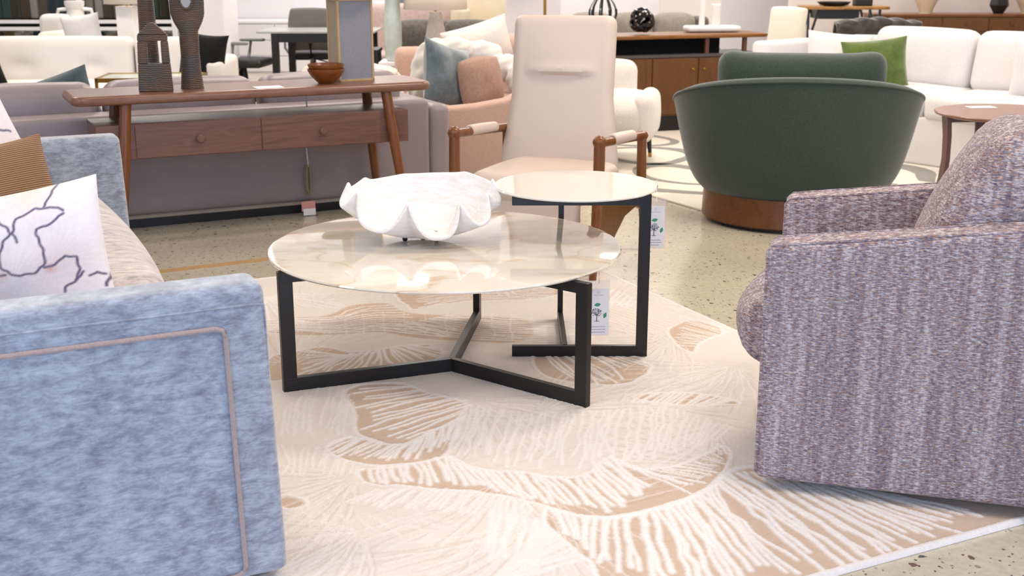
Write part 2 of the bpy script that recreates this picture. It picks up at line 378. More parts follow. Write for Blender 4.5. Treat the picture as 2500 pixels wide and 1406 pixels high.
# ------------------------------------------------------------------ floral rug
W_, L_ = 3.02, 3.47
def build_rug():
    res = .0055; nx, ny = int(W_/res), int(L_/res)
    tan = np.array(lin('#cbb39f')[:3]); pale = np.array(lin('#e2d9d3')[:3]); line = np.array(lin('#ece7e6')[:3])
    X, Yg = np.meshgrid(np.linspace(0, W_, nx), np.linspace(0, L_, ny), indexing='ij')
    reg = np.zeros((nx, ny)); ln = np.zeros((nx, ny))
    def poly(pts):
        ins = np.zeros((nx, ny), bool); n = len(pts)
        for i in range(n):
            x1, y1 = pts[i]; x2, y2 = pts[(i+1) % n]
            if y1 == y2: continue
            cnd = ((y1 > Yg) != (y2 > Yg)) & (X < (x2-x1)*(Yg-y1)/(y2-y1)+x1)
            ins ^= cnd
        reg[ins] = 1
    dk = np.zeros((nx, ny))
    def chai(p, closed=False, it=2):
        p = [np.array(q, float) for q in p]
        for _ in range(it):
            o = [] if closed else [p[0]]; n = len(p)
            for i in range(n if closed else n-1):
                a, b = p[i], p[(i+1) % n]; o += [a*.75+b*.25, a*.25+b*.75]
            if not closed: o.append(p[-1])
            p = o
        return p
    def stroke(pts, w=.008, v=1.0, wob=.004):
        if v < 0: tgt, v = dk, -v
        else: tgt = ln
        if len(pts) > 2: pts = chai(pts, it=2)
        P = np.array(pts, float); seg = np.hypot(*np.diff(P, axis=0).T); L = seg.sum()
        if L < .01: return
        n = max(3, int(L/.004)); s = np.concatenate([[0], np.cumsum(seg)])
        q = np.linspace(0, L, n); xs = np.interp(q, s, P[:,0]); ys = np.interp(q, s, P[:,1])
        k = max(3, n//12); wx = np.interp(np.arange(n), np.linspace(0, n, k), rng.normal(0, wob, k)); wy = np.interp(np.arange(n), np.linspace(0, n, k), rng.normal(0, wob, k))
        xs = xs+wx; ys = ys+wy
        for a, b in zip(xs, ys):
            r = w*(.75+.5*rng.random())
            i0, i1 = int((a-r)/res), int((a+r)/res)+2; j0, j1 = int((b-r)/res), int((b+r)/res)+2
            if i0 < 0 or j0 < 0 or i1 >= nx or j1 >= ny: continue
            d = np.hypot(X[i0:i1, j0:j1]-a, Yg[i0:i1, j0:j1]-b)
            tgt[i0:i1, j0:j1] = np.maximum(tgt[i0:i1, j0:j1], v*np.clip(1.5-d/r*1.1, 0, 1))
    def at(P, t):
        P = np.array(P, float); seg = np.hypot(*np.diff(P, axis=0).T); s = np.concatenate([[0], np.cumsum(seg)])/seg.sum()
        return np.array([np.interp(t, s, P[:,0]), np.interp(t, s, P[:,1])])
    def fan(Aa, Bb, n, w=.007, v=1.0, short=.35, bend=.05, t0=0, t1=1):
        for k in range(n):
            t = t0+(t1-t0)*(k+rng.uniform(-.2, .2))/(n-1); t = min(1, max(0, t))
            a = at(Aa, t); b = at(Bb, t); b = a+(b-a)*rng.uniform(1-short, 1)
            d = b-a; nrm = np.array([-d[1], d[0]]); m = a+d*.5+nrm*rng.normal(0, bend)
            pts = [a*(1-u)**2+2*m*u*(1-u)+b*u*u for u in np.linspace(0, 1, 7)]
            stroke(pts, w*rng.uniform(.8, 1.15), v)
    rA = [(1.31,1.8),(1.3,1.62),(1.23,1.4),(1.25,1.33),(1.3,1.26),(1.35,1.24),(1.46,1.31),(1.58,1.36),(1.68,1.49),(1.62,1.59),(1.57,1.68),(1.54,1.78),(1.43,1.84)]
    rB = [(1.1,1.34),(1.12,1.24),(1.16,1.15),(1.23,1.11),(1.34,1.09),(1.43,1.1),(1.49,1.21),(1.58,1.35),(1.46,1.31),(1.35,1.24),(1.3,1.26),(1.25,1.33),(1.19,1.38)]
    rC = [(1.15,1.12),(1.23,1.1),(1.34,1.09),(1.43,1.1),(1.45,1.01),(1.5,0.93),(1.57,0.9),(1.63,0.83),(1.68,0.79),(1.74,0.79),(1.82,0.84),(1.88,0.88),(1.88,0.82),(1.9,0.75),(1.99,0.72),(2.09,0.73),(2.24,0.8),(2.25,0.77),(2.18,0.66),(2.09,0.59),(2.03,0.56),(1.93,0.52),(1.82,0.5),(1.71,0.51),(1.63,0.52),(1.58,0.57),(1.54,0.65),(1.51,0.69),(1.44,0.8),(1.34,0.87),(1.26,0.93),(1.22,0.97),(1.16,0.97),(1.13,1.02),(1.13,1.07)]
    rD = [(1.54,0.65),(1.58,0.57),(1.63,0.51),(1.71,0.5),(1.81,0.5),(1.93,0.51),(2.09,0.58),(2.18,0.64),(2.24,0.61),(2.5,0.45),(2.85,0.15),(2.89,0.04),(2.71,0.03),(2.12,-0.02),(2.05,-0.06),(1.46,0.2),(1.48,0.27),(1.48,0.34),(1.49,0.43),(1.48,0.52),(1.49,0.59)]
    rE = [(0.89,1.09),(0.96,0.94),(0.85,0.95)]
    rF = [(2.28,1.3),(2.44,1.23),(2.51,1.12),(2.53,1.06),(2.4,1.1),(2.28,1.18),(2.2,1.29)]
    rG = [(2.73,1.86),(2.79,1.94),(2.95,2.01),(2.99,1.77),(2.8,1.71),(2.74,1.67),(2.69,1.59),(2.67,1.66)]
    rH = [(1.28,2.77),(1.42,2.76),(1.56,2.71),(1.7,2.85),(1.87,2.8),(1.86,2.7),(1.89,2.59),(2.03,2.5),(2.35,2.32),(2.17,1.97),(1.89,2.18),(1.78,2.26),(1.68,2.42),(1.53,2.44),(1.39,2.49),(1.24,2.62)]
    rI = [(1.92,2.91),(1.98,2.98),(2.09,3.12),(2.76,2.71),(2.54,2.51),(2.13,2.69),(1.93,2.63),(1.91,2.69)]
    rJ = [(1.16,2.29),(1.3,2.31),(1.42,2.33),(1.48,2.19),(1.69,2.18),(1.82,2.17),(1.81,1.97),(1.55,1.95),(1.2,1.99),(1.08,2.0)]
    rK = [(2.14,1.92),(2.36,1.88),(2.47,1.65),(2.46,1.52),(2.27,1.39),(2.1,1.5),(2.01,1.67)]
    for q in (rA, rB, rC, rD, rE, rF, rG, rH, rI, rJ, rK): poly(chai(q, True))
    for q in (rA, rB, rC, rF, rG, rI, rJ, rE, rK): stroke(chai(list(q), True, 1)+[chai(list(q), True, 1)[0]], .008, .9)
    stroke(rD[:9], .012, 1); stroke(rD[15:]+[rD[0]], .009, 1)
    fan([(1.54,1.78),(1.57,1.68),(1.62,1.59),(1.68,1.52),(1.66,1.46),(1.6,1.37)], [(1.35,1.84),(1.31,1.7),(1.3,1.6),(1.24,1.42),(1.3,1.28),(1.39,1.28)], 17, short=.25, bend=.06)
    fan([(1.2,1.38),(1.25,1.33),(1.3,1.26),(1.35,1.24),(1.46,1.31),(1.58,1.35)], [(1.1,1.32),(1.12,1.23),(1.18,1.18),(1.26,1.14),(1.36,1.12),(1.48,1.18)], 26, short=.4)
    fan([(1.17,1.11),(1.23,1.1),(1.34,1.09),(1.43,1.1),(1.45,1.01),(1.5,0.93),(1.57,0.9),(1.63,0.83),(1.68,0.79),(1.74,0.79),(1.82,0.84),(1.88,0.88)], [(1.15,1.01),(1.19,0.98),(1.27,0.94),(1.34,0.91),(1.37,0.89),(1.42,0.86),(1.49,0.74),(1.54,0.66),(1.62,0.59),(1.7,0.54),(1.8,0.59),(1.87,0.62)], 38, w=.009, short=.25)
    fan([(1.88,0.88),(1.9,0.75),(1.99,0.72),(2.09,0.73),(2.24,0.8)], [(1.96,0.53),(2.04,0.58),(2.08,0.61),(2.15,0.66),(2.22,0.74)], 16, w=.006, short=.25)
    fan([(1.54,0.62),(1.63,0.51),(1.71,0.5),(1.81,0.5),(1.93,0.51),(2.04,0.56),(2.14,0.61),(2.21,0.59),(2.27,0.55),(2.31,0.48),(2.42,0.36)], [(1.51,0.49),(1.51,0.39),(1.49,0.28),(1.58,0.18),(1.65,0.11),(1.73,0.05),(1.86,0.03),(2.03,-0.02),(2.18,-0.03),(2.44,0.01),(2.64,0.05)], 50, w=.009, short=.25, bend=.06)
    fan([(1.48,0.53),(1.49,0.43),(1.48,0.34)], [(1.28,0.38),(1.23,0.35),(1.2,0.33)], 10, w=.009, v=.8, short=.3)
    fan([(1.39,0.69),(1.47,0.6),(1.48,0.52)], [(1.25,0.44),(1.28,0.34),(1.31,0.28)], 9, w=.010, v=.8)
    fan([(0.9,0.94),(1.02,0.84),(1.18,0.75)], [(0.84,0.85),(1.02,0.68),(1.32,0.61)], 9, w=.004, v=.5, short=.2)
    for k in range(46):
        y = 1240+k*4; x = rng.uniform(650, 900)
        a = rng.uniform(.1, .9); stroke([(a*1.7+.2, .02+k*.03), (a*1.7+.55+rng.uniform(0,.3), .0+k*.03+rng.uniform(-.05,.12))], .003, -.45)
    fan([(1.15,0.96),(1.26,0.93),(1.34,0.87),(1.43,0.79),(1.5,0.69)], [(1.02,0.92),(1.14,0.81),(1.22,0.76),(1.36,0.69),(1.45,0.6)], 26, w=.006, v=.8)
    fan([(1.1,1.74),(1.22,1.86),(1.34,1.85),(1.31,1.64)], [(0.99,1.43),(1.08,1.39),(1.15,1.37),(1.22,1.4)], 16, w=.005, v=.7)
    fan([(0.99,1.4),(1.09,1.35),(1.15,1.14)], [(0.93,1.15),(1.01,1.15),(1.11,1.07)], 12, w=.005, v=.7)
    fan([(1.29,2.82),(1.42,2.76),(1.48,2.71),(1.84,2.67),(2.36,2.35)], [(1.24,2.6),(1.35,2.55),(1.5,2.44),(1.68,2.4),(2.18,1.99)], 14, w=.003, v=.8, short=0)
    for t_ in np.linspace(.06, .94, 13):
        a = [(1.29,2.8),(1.41,2.76),(1.58,2.7),(1.72,2.82),(1.86,2.79)]; b = [(1.24,2.62),(1.36,2.56),(1.52,2.44),(1.68,2.42),(1.89,2.19)]
        stroke([at(a, u)*(1-t_)+at(b, u)*t_ for u in np.linspace(0, 1, 12)], .006, 1)
        a = [(1.98,2.99),(2.24,2.97),(2.68,2.76)]; b = [(1.93,2.64),(2.12,2.68),(2.54,2.5)]
        stroke([at(a, u)*(1-t_)+at(b, u)*t_ for u in np.linspace(rng.uniform(0,.15), 1, 8)], .006, 1)
        a = [(2.03,2.5),(2.2,2.42),(2.48,2.19)]; b = [(1.76,2.47),(1.89,2.19),(2.31,1.9)]
        stroke([at(a, u)*(1-t_)+at(b, u)*t_ for u in np.linspace(0, 1, 10)], .006, 1)
    fan([(1.7,2.17),(1.73,2.19),(1.69,2.2),(1.62,2.17),(1.48,2.18)], [(1.88,2.13),(1.81,1.97),(1.57,1.96),(1.41,1.96),(1.22,2.03)], 26, w=.006)
    fan([(1.46,2.17),(1.48,2.18)], [(1.32,2.33),(1.21,2.03)], 9, w=.007)
    fan([(2.99,1.77),(2.8,1.71),(2.75,1.67)], [(2.95,2.0),(2.78,1.9),(2.68,1.72)], 16, w=.005, short=.25)
    fan([(2.28,1.3),(2.44,1.23),(2.52,1.11)], [(2.19,1.25),(2.29,1.16),(2.41,1.09)], 16, w=.007, short=.1)
    for k in range(22):
        y0 = 880+k*4.2
        u = k/21; a = [(2.41,1.8),(2.2,1.38)]; b = [(2.81,1.38),(2.57,1.07)]
        p = at(a, u); q = at(b, u); stroke([p, (p+q)/2+(0, .02), q], .0035, -.5)
        a = [(2.74,2.49),(2.56,2.09)]; b = [(2.87,2.03),(2.61,1.7)]
        p = at(a, u); q = at(b, u); stroke([p, (p+q)/2, q], .0035, -.5 if k % 2 else .8)
    fan([(1.67,1.46),(1.83,1.3),(2.07,1.22),(2.27,1.17),(2.37,0.91)], [(1.45,1.1),(1.55,0.95),(1.72,0.82),(1.92,0.77),(2.23,0.83)], 40, w=.006, v=.8, short=.3)
    fan([(2.76,2.56),(2.88,2.54),(2.89,2.34)], [(2.58,2.28),(2.69,2.29),(2.78,2.25)], 12, w=.006)
    fan([(2.16,1.86),(2.29,1.85),(2.38,1.75)], [(2.11,1.52),(2.22,1.42),(2.47,1.55)], 16, w=.006)
    # pale petals: dense low-relief rays, each petal spreading from its own heart
    for (hx, hy, r0, r1, a0, a1, n_) in [(p[0], p[1], *q) for p, q in zip([(1.69,1.51),(1.52,0.86),(1.14,1.08),(2.19,0.67),(2.73,1.82),(1.83,1.3),(2.11,1.24),(1.04,0.74),(1.46,0.57),(1.22,2.16),(2.75,1.41),(1.52,2.86),(2.18,2.84),(2.79,2.39),(2.32,0.93)], ((.05,.55,-2.2,-.3,34), (.06,.6,-2.9,-1.2,30), (.05,.7,2.4,4.2,34), (.05,.5,1.6,3.4,30), (.04,.55,1.9,4.3,40), (.05,.6,-.9,.9,36), (.05,.5,-1.6,.6,34), (.05,.6,2.2,4.4,38), (.05,.55,3.0,5.0,34), (.05,.6,.3,2.6,34), (.05,.6,2.4,4.4,34), (.05,.6,-.4,1.5,30), (.05,.6,-.6,1.4,30), (.05,.5,-1.2,.8,30), (.05,.5,2.6,4.2,30)))]:
        for k in range(n_):
            a = a0+(a1-a0)*k/(n_-1)+rng.normal(0, .015); r2 = r1*(.78+.12*sin(k*.7)+.1*rng.random()); cu = rng.normal(.12, .05)
            stroke([(hx+r0*cos(a), hy+r0*sin(a)), (hx+r2*.5*cos(a+cu), hy+r2*.5*sin(a+cu)), (hx+r2*cos(a), hy+r2*sin(a))], .0035, -.75 if k % 2 else .55)
    # rest of the field the photograph hides behind the sofa: generic petals
    for (cx, cy, a0) in ((.35, .5, .3), (.5, 1.5, 2.2), (.45, 2.6, 4.0), (2.5, 3.1, 4.2), (1.4, 3.2, 3.6)):
        for k in range(24):
            a = a0+k*.09; r1 = .38+.08*sin(k*.8)
            stroke([(cx+.08*cos(a), cy+.08*sin(a)), (cx+r1*cos(a+.1), cy+r1*sin(a+.1))], .006, .9)
    # border cord
    ed = np.minimum(np.minimum(X, W_-X), np.minimum(Yg, L_-Yg))
    ln = np.where(ed < .022, .9, ln)
    soft = reg.copy()
    for _ in range(2): soft[1:-1,1:-1] = (soft[1:-1,1:-1]*2+soft[:-2,1:-1]+soft[2:,1:-1]+soft[1:-1,:-2]+soft[1:-1,2:])/6
    base = pale[None,None]*(1-soft[...,None])+tan[None,None]*soft[...,None]
    pos = np.clip(ln, 0, 1)[...,None]
    col = base*(1-pos)+line[None,None]*pos
    wide = np.clip(dk-ln, 0, 1)[...,None]; col = col*(1-wide*np.array([.16, .20, .24]))
    hgt = .012+.0035*np.clip(ln, 0, 1)+.0012*(1-soft)+rng.normal(0, .0004, (nx, ny))
    hgt = np.where(ed < .002, .001, hgt)
    co = np.stack([X, Yg, hgt], -1).reshape(-1, 3)
    idx = np.arange(nx*ny).reshape(nx, ny)
    q = np.stack([idx[:-1,:-1], idx[1:,:-1], idx[1:,1:], idx[:-1,1:]], -1).reshape(-1, 4)
    me = bpy.data.meshes.new('area_rug')
    me.vertices.add(len(co)); me.vertices.foreach_set('co', co.ravel())
    me.loops.add(q.size); me.loops.foreach_set('vertex_index', q.ravel())
    me.polygons.add(len(q)); me.polygons.foreach_set('loop_start', np.arange(0, q.size, 4)); 
    me.polygons.foreach_set('use_smooth', np.ones(len(q), bool))
    me.update(calc_edges=True)
    at_ = me.color_attributes.new('pattern', 'FLOAT_COLOR', 'POINT')
    at_.data.foreach_set('color', np.concatenate([col.reshape(-1,3), np.ones((nx*ny,1))], 1).ravel().astype(np.float32))
    me.materials.append(attr_mat('rug_wool', 'pattern', bump=.6, bscale=220, bdist=.004))
    o = bpy.data.objects.new('area_rug', me); C.objects.link(o)
    return o
A26 = rad(26)
def ab(a, b): return (a*cos(A26)-b*sin(A26), a*sin(A26)+b*cos(A26))
rug = build_rug(); rug.location = (*ab(-.1, 2.08), 0); rug.rotation_euler = (0, 0, A26)
tag(rug, 'tan and ivory wool rug with carved flower petals under the coffee tables', 'rug')

# ------------------------------------------------------------------ low marble table
lt = thing('coffee_table', 'large low round table with cream marbled glass top and black frame', 'coffee table', (-.235, 4.29, .012))
tz = .458
b = B().rev([(.60, tz-.016), (.651, tz-.012), (.656, tz-.006), (.653, tz-.001), (.644, tz)], 96, (-.014, .065))
obj('tabletop', b, M['marble'], lt, smooth=40)
fr = B(); fw, fh = .026, .05
feet = [(-.578, -.272), (.494, -.425), (.09, .62)]; fr2 = B()
for (fx, fy) in feet:
    fr.bar((.01, -.045, fh/2), (fx, fy, fh/2), fw, fh); fr2.bar((.01, -.045, tz-.016-.02), (fx, fy, tz-.016-.02), fw, .04)
obj('base_frame', fr, M['black'], lt, bevel=.002, smooth=0)
obj('top_frame', fr2, M['black'], lt, bevel=.002, smooth=0)
for (fx, fy) in feet:
    d = Vector((fx, fy)).normalized(); p = Vector((fx, fy))-d*.022
    b = B().add([(p.x+sx*d.x*.025-sy*d.y*.0135, p.y+sx*d.y*.025+sy*d.x*.0135, z) for z in (0, tz-.017) for sy in (-1, 1) for sx in (-1, 1)],
                [(0,2,3,1),(4,5,7,6),(0,1,5,4),(2,6,7,3),(0,4,6,2),(1,3,7,5)])
    obj('leg', b, M['black'], lt, bevel=.002, smooth=0)

# ------------------------------------------------------------------ tall ivory table
tt = thing('side_table', 'small tall round table with plain ivory glass top on black frame', 'side table', (.245, 4.55, .012))
tz = .652
obj('tabletop', B().rev([(.27, tz-.012), (.312, tz-.010), (.316, tz-.005), (.312, tz)], 96), M['ivoryglass'], tt, smooth=40)
fr = B(); yb = -.135; fr2 = B()
fr.bar((-.245, yb, .022), (.275, yb, .022), .022, .044); fr2.bar((-.245, yb, tz-.034), (.275, yb, tz-.034), .022, .042)
fr.bar((-.04, yb, .022), (-.04, .35, .022), .022, .044); fr2.bar((-.04, yb, tz-.034), (-.04, .35, tz-.034), .022, .042)
obj('base_frame', fr, M['black'], tt, bevel=.002, smooth=0)
obj('top_frame', fr2, M['black'], tt, bevel=.002, smooth=0)
obj('leg', B().box(.235, .278, yb-.012, yb+.012, 0, tz-.013), M['black'], tt, bevel=.002, smooth=0)
obj('leg', B().box(-.051, -.029, .325, .362, 0, tz-.013), M['black'], tt, bevel=.002, smooth=0)

# price tags hanging from the tables
def price_tag(name, label, x, y, z, w, h, rz, zc):
    t_ = thing(name, label, 'price tag', (x, y, z), rz, 'product tags hanging from the tables')
    obj('card', B().box(-w/2, w/2, -.0008, .0008, -h, 0), M['paper'], t_, smooth=0)
    obj('sleeve', B().box(-w/2-.004, w/2+.004, .001, .002, -h-.006, .032), clear, t_, smooth=0)
    ch = B(); n = int((zc-z)/.004)
    for k in range(n): ch.rev([(.0004, -.0016), (.0016, 0), (.0004, .0016)], 6, (0, 0), M=Tm(.0, 0, .022+k*.004))
    obj('bead_chain', ch, M['chrome'], t_)
    # printed tree, leaves and lines of small text
    pr = B(); y0 = -.0012; cx, cy = -.006, -h*.56
    pr.box(cx-.0015, cx+.0015, y0, y0+.0003, cy-.024, cy)
    pr.box(cx-.009, cx+.009, y0, y0+.0003, cy-.026, cy-.024)
    for k in range(60):
        a = random.uniform(0, 2*PI); r = .0195*math.sqrt(random.random()); px, pz = cx+r*cos(a), cy+.010+r*sin(a)*.85
        pr.box(px-.0012, px+.0012, y0, y0+.0003, pz-.0012, pz+.0012)
    for k in range(7):
        a = rad(20+k*23); pr.bar((cx, y0, cy-.005), (cx+.017*cos(a), y0, cy+.01+.014*sin(a)), .0003, .001, up=(0,0,1))
    obj('tree_print', pr, M['ink'], t_, smooth=0)
    def leaf(x, z, L, a):
        lf = B()
        pts = [(L*(u-.5), L*.26*sin(PI*u)) for u in [i/8 for i in range(9)]]+[(L*(u-.5), -L*.26*sin(PI*u)) for u in [i/8 for i in range(7, 0, -1)]]
        lf.prism([(x+p*cos(a)-q*sin(a), z+p*sin(a)+q*cos(a)) for p, q in pts], y0, y0+.0003, 'y')
        obj('leaf_print', lf, M['leafgreen'], t_, smooth=0)
    leaf(cx+.002, cy+.038, .026, .15); leaf(cx+.030, cy-.003, .024, 1.25)
    tx = B()
    for r_ in range(3):
        x = -w*.36
        while x < w*(.30-.04*r_):
            l = random.uniform(.004, .009); tx.box(x, x+l, y0, y0+.0003, -h*(.83+.06*r_), -h*(.83+.06*r_)+.0022); x += l+.0016
    tx.box(-w*.25, w*.25, y0, y0+.0003, -h*.14, -h*.14+.001)
    for k in range(16):
        a = 2*PI*k/16; tx.box(.004*cos(a)-.0005, .004*cos(a)+.0005, y0, y0+.0003, -.012+.004*sin(a)-.0005, -.012+.004*sin(a)+.0005)
    obj('text_print', tx, M['textgrey'], t_, smooth=0)
    return t_
t = Nt('clear_plastic'); t.col('#e8e4e8'); t.set(Roughness=.1, Alpha=.25); clear = t.m
price_tag('price_tag', 'white tree-printed card hanging under the low marble table', .318, 4.22, .336, .074, .175, .05, .45)
price_tag('price_tag', 'white tree-printed card hanging behind the tall ivory table', .568, 4.63, .56, .07, .165, .03, .66)

# ------------------------------------------------------------------ clam shell bowl
sh = thing('shell_bowl', 'large white plaster clam shell bowl on low marbled table', 'bowl', (-.345, 4.46, .474))
def shellf(u, v):
    ph = 2*PI*u; n = 9
    q_ = abs(sin(n/2*(ph+rad(101)+.12*sin(2*ph+.8)))); fold = 1-2*(1-q_)**1.5
    t_ = v; R = .05+.20*t_**.62
    back = (1+sin(ph))/2; am = .03+.97*(1-back)**1.1
    rr = R*(1+.11*fold*t_**1.2*am)
    ex = 1.16*cos(ph)*rr; ey = .80*sin(ph)*rr
    hz = .155*t_**1.5+ey*.27*t_-.060*fold*t_**1.4*am*(.2+.8*t_)+.015*t_*sin(2*ph+1)
    return (ex, ey, .020+max(0, hz))
o = obj('shell', B().surf(shellf, 196, 26, cu=True).rev([(.0, .020), (.0515, .0201)], 24, sx=1.16, sy=.80, cap=False), M['shell'], sh, solid=.014, sub=1, smooth=60)
for k, (x, y) in enumerate(((-.06, -.045), (.06, -.045), (0, .06))):
    obj('foot', B().rev([(.008, -.002), (.010, .004), (.009, .013)], 12, (x, y)), M['black'], sh)

# ------------------------------------------------------------------ generic upholstery bits
def pillow_mesh(w, h, t, n=28, pinch=.07, crease=0, seed=0):
    """square scatter cushion standing in x-z plane, thickness along y, origin at bottom centre"""
    r = random.Random(seed); b = B(); ph = [r.uniform(0, 6) for _ in range(6)]
    def f(side):
        def g(u, v):
            a, c = 2*u-1, 2*v-1
            k = (1-abs(a)**2.6)*(1-abs(c)**2.6)
            # edges bow inwards between the corners
            x = a*w/2*(1-pinch*(1-c*c)*abs(a)**2); z = c*h/2*(1-pinch*(1-a*a)*abs(c)**2)
            th = t/2*(k**.55)*(1+.06*sin(4*a+ph[0])*sin(3*c+ph[1]))
            th += crease*k*(.6*sin(5*a+2*c+ph[2])+.4*sin(9*c-3*a+ph[3]))
            return (x, side*max(th, 0.0), z+h/2)
        return g
    b.surf(f(1), n, n); b.surf(f(-1), n, n)
    return b
def pillow(name, label, w, h, t, loc, rz=0, lean=0, roll=0, m='white', group=None, seed=0, pinch=.07, crease=.004, piping=None):
    b = pillow_mesh(w, h, t, pinch=pinch, crease=crease, seed=seed)
    o = obj(name, b, M[m] if isinstance(m, str) else m, smooth=60)
    o.rotation_euler = (Matrix.Rotation(rz, 3, 'Z') @ Matrix.Rotation(-lean, 3, 'X') @ Matrix.Rotation(roll, 3, 'Y')).to_euler()
    o.location = loc
    return tag(o, label, 'cushion', group)

# ------------------------------------------------------------------ blue velvet sofa on the left
Hs = .72
sf = thing('blue_sofa', 'blue-grey velvet sofa with piped track arms at left', 'sofa', (*ab(.712, 2.875), 0), A26)
sf.location = (*ab(.657, 2.654), .1155); sf.scale = (.923,)*3
# local: x towards the front (right), y away from the camera; x=0 is the arm fronts
def arm_mb(y0, y1, ex=0):
    return B().rbox((-.50+ex/2, (y0+y1)/2, -.09+(Hs+.09)/2), (1.0+ex, y1-y0, Hs+.09), .028, n=8, fn=lambda q: [q[0]+(.025*(.405-q[2])/.81 if q[0] > .3 else 0), q[1], q[2]])
obj('armrest', arm_mb(0, .135), M['velvet'], sf)
obj('armrest', arm_mb(2.83, 2.965, .07), M['velvet'], sf)
pw = B(); i_ = .11
path = [(-1.0, -.006, .615), (-.13, -.006, .615), (-.113, -.006, .608), (-.108, -.006, .59), (-.094, -.006, -.045), (-.10, -.006, -.06), (-.12, -.006, -.07), (-1.0, -.006, -.07)]
pw.tube(path, .0065, 8)
pp = obj('piping', pw, fabric('taupe_piping', '#9d8a88', '#b09c98', 200), sf); pp['label'] = 'taupe piping outlining the arm panel'
seam = B().tube([(-1.0, -.001, .665), (-.02, -.001, .665), (-.004, .004, .66), (-.001, .01, .6), (-.001, .01, .1)], .0025, 6)
obj('seam', seam, M['velvet'], sf)
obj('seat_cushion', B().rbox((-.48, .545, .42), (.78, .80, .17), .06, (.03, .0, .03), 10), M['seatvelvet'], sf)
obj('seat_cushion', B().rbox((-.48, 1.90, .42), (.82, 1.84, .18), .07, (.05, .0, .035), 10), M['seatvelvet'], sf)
obj('base', B().rbox((-.50, 1.48, .14), (.9, 2.7, .38), .03), M['velvet'], sf)
obj('backrest', B().rbox((-1.08, 1.48, .39), (.2, 2.965, .90), .05), M['velvet'], sf)
for (x, y) in ((-.08, .07), (-.08, 2.89), (-.95, .07), (-.95, 2.89)):
    obj('leg', B().rev([(.02, -.11), (.028, -.04)], 12, (x, y)), M['black'], sf)

# floral pillow: pattern painted per vertex from curves on the cloth
def floral(w, h, t, curves, dots, seed, n=130, pinch=.05):
    b = pillow_mesh(w, h, t, n=n, pinch=pinch, crease=.006, seed=seed)
    o = obj('floral_pillow', b, attr_mat('floral_cotton_%d' % seed, 'pattern', bump=.15), smooth=60)
    me = o.data; co = np.zeros(len(me.vertices)*3); me.vertices.foreach_get('co', co); co = co.reshape(-1, 3)
    U = co[:,0]/w+.5; V = co[:,2]/h
    col = np.tile(np.array(lin('#eceaf2')[:3]), (len(U), 1))
    for (cx, cy, r, c, s) in dots:
        d = np.hypot(U-cx, V-cy)/r; k = np.clip(1-d, 0, 1)**1.2*s
        ang = np.arctan2(V-cy, U-cx); k = k*(.8+.2*np.sin(ang*34))
        col = col*(1-k[:,None])+np.array(lin(c)[:3])*k[:,None]
    dark = np.array(lin('#5d5878')[:3]); ink = np.zeros(len(U))
    for cv in curves:
        P = np.array(cv, float); s = np.concatenate([[0], np.cumsum(np.hypot(*np.diff(P, axis=0).T))]); q = np.linspace(0, s[-1], max(8, int(s[-1]/.006)))
        xs = np.interp(q, s, P[:,0])+.004*np.sin(q*70); ys = np.interp(q, s, P[:,1])+.004*np.cos(q*60)
        for x, y in zip(xs, ys):
            ink = np.maximum(ink, np.clip(1.6-np.hypot((U-x), (V-y))/.0075, 0, 1))
    col = col*(1-ink[:,None])+dark*ink[:,None]
    at_ = me.color_attributes.new('pattern', 'FLOAT_COLOR', 'POINT')
    at_.data.foreach_set('color', np.concatenate([col, np.ones((len(U),1))], 1).ravel().astype(np.float32))
    return o
def uvp(*p): return [((x+110)/400., 1-(y-437)/320.) for x, y in p]
cur = [uvp((-20,510),(0,508),(25,512),(60,508),(80,525),(92,545)), uvp((95,545),(105,515),(135,505),(155,498),(180,503),(205,505),(215,515)),
       uvp((202,440),(190,470),(172,500)), uvp((92,545),(75,555),(62,580),(55,600),(62,620),(80,635),(100,642),(130,642),(155,630),(160,610),(155,580),(147,560),(150,545),(175,542),(200,530),(215,520)),
       uvp((95,548),(103,565)), uvp((-10,610),(20,618),(40,630),(65,635)), uvp((155,635),(180,630),(205,615),(225,622),(228,645),(218,670),(190,685),(178,705)),
       uvp((215,672),(235,655)), uvp((245,668),(262,660),(275,668)), uvp((285,665),(272,695)), uvp((-100,560),(-60,540),(-20,560),(-10,610),(-60,660),(-110,650))]
dots = [(.62, .95, .35, '#f0cfae', .7), (.2, .45, .4, '#d9a08c', .45), (.72, .42, .35, '#dba99a', .5), (.42, .38, .06, '#c9805a', .9), (.69, .37, .05, '#c9805a', .9), (.47, .30, .5, '#b9c2dc', .75), (.55, .62, .25, '#f2f0f6', .5)]
fp = floral(.50, .42, .17, cur, dots, 3)
tag(fp, 'white floral pillow with dark outlined petals nearest the front arm', 'cushion', 'floral pillows on the blue sofa')
fp.location = (-1.395, 3.36, .45); fp.rotation_euler = (rad(-20), rad(-11), rad(4))
cur2 = [[(.1,.9),(.25,.95),(.4,.88),(.5,.92),(.6,.85)], [(.3,.75),(.45,.8),(.6,.74),(.75,.78),(.85,.7)], [(.1,.6),(.3,.66),(.5,.58),(.7,.62),(.9,.52)], [(.2,.4),(.4,.46),(.55,.38),(.75,.44),(.85,.3)], [(.5,.2),(.6,.28),(.75,.26),(.8,.14)], [(.1,.2),(.3,.25),(.4,.1)]]
fp2 = floral(.58, .58, .17, cur2, [(.5, .9, .35, '#e9c6ac', .6), (.3, .5, .4, '#d8b4b0', .5), (.8, .4, .3, '#dcb0a4', .5)], 8)
tag(fp2, 'white floral pillow with beaded edge leaning behind the copper pillow', 'cushion', 'floral pillows on the blue sofa')
fp2.location = (-2.03, 4.55, .50); fp2.rotation_euler = (rad(-22), rad(-13), rad(50))
fb = B()
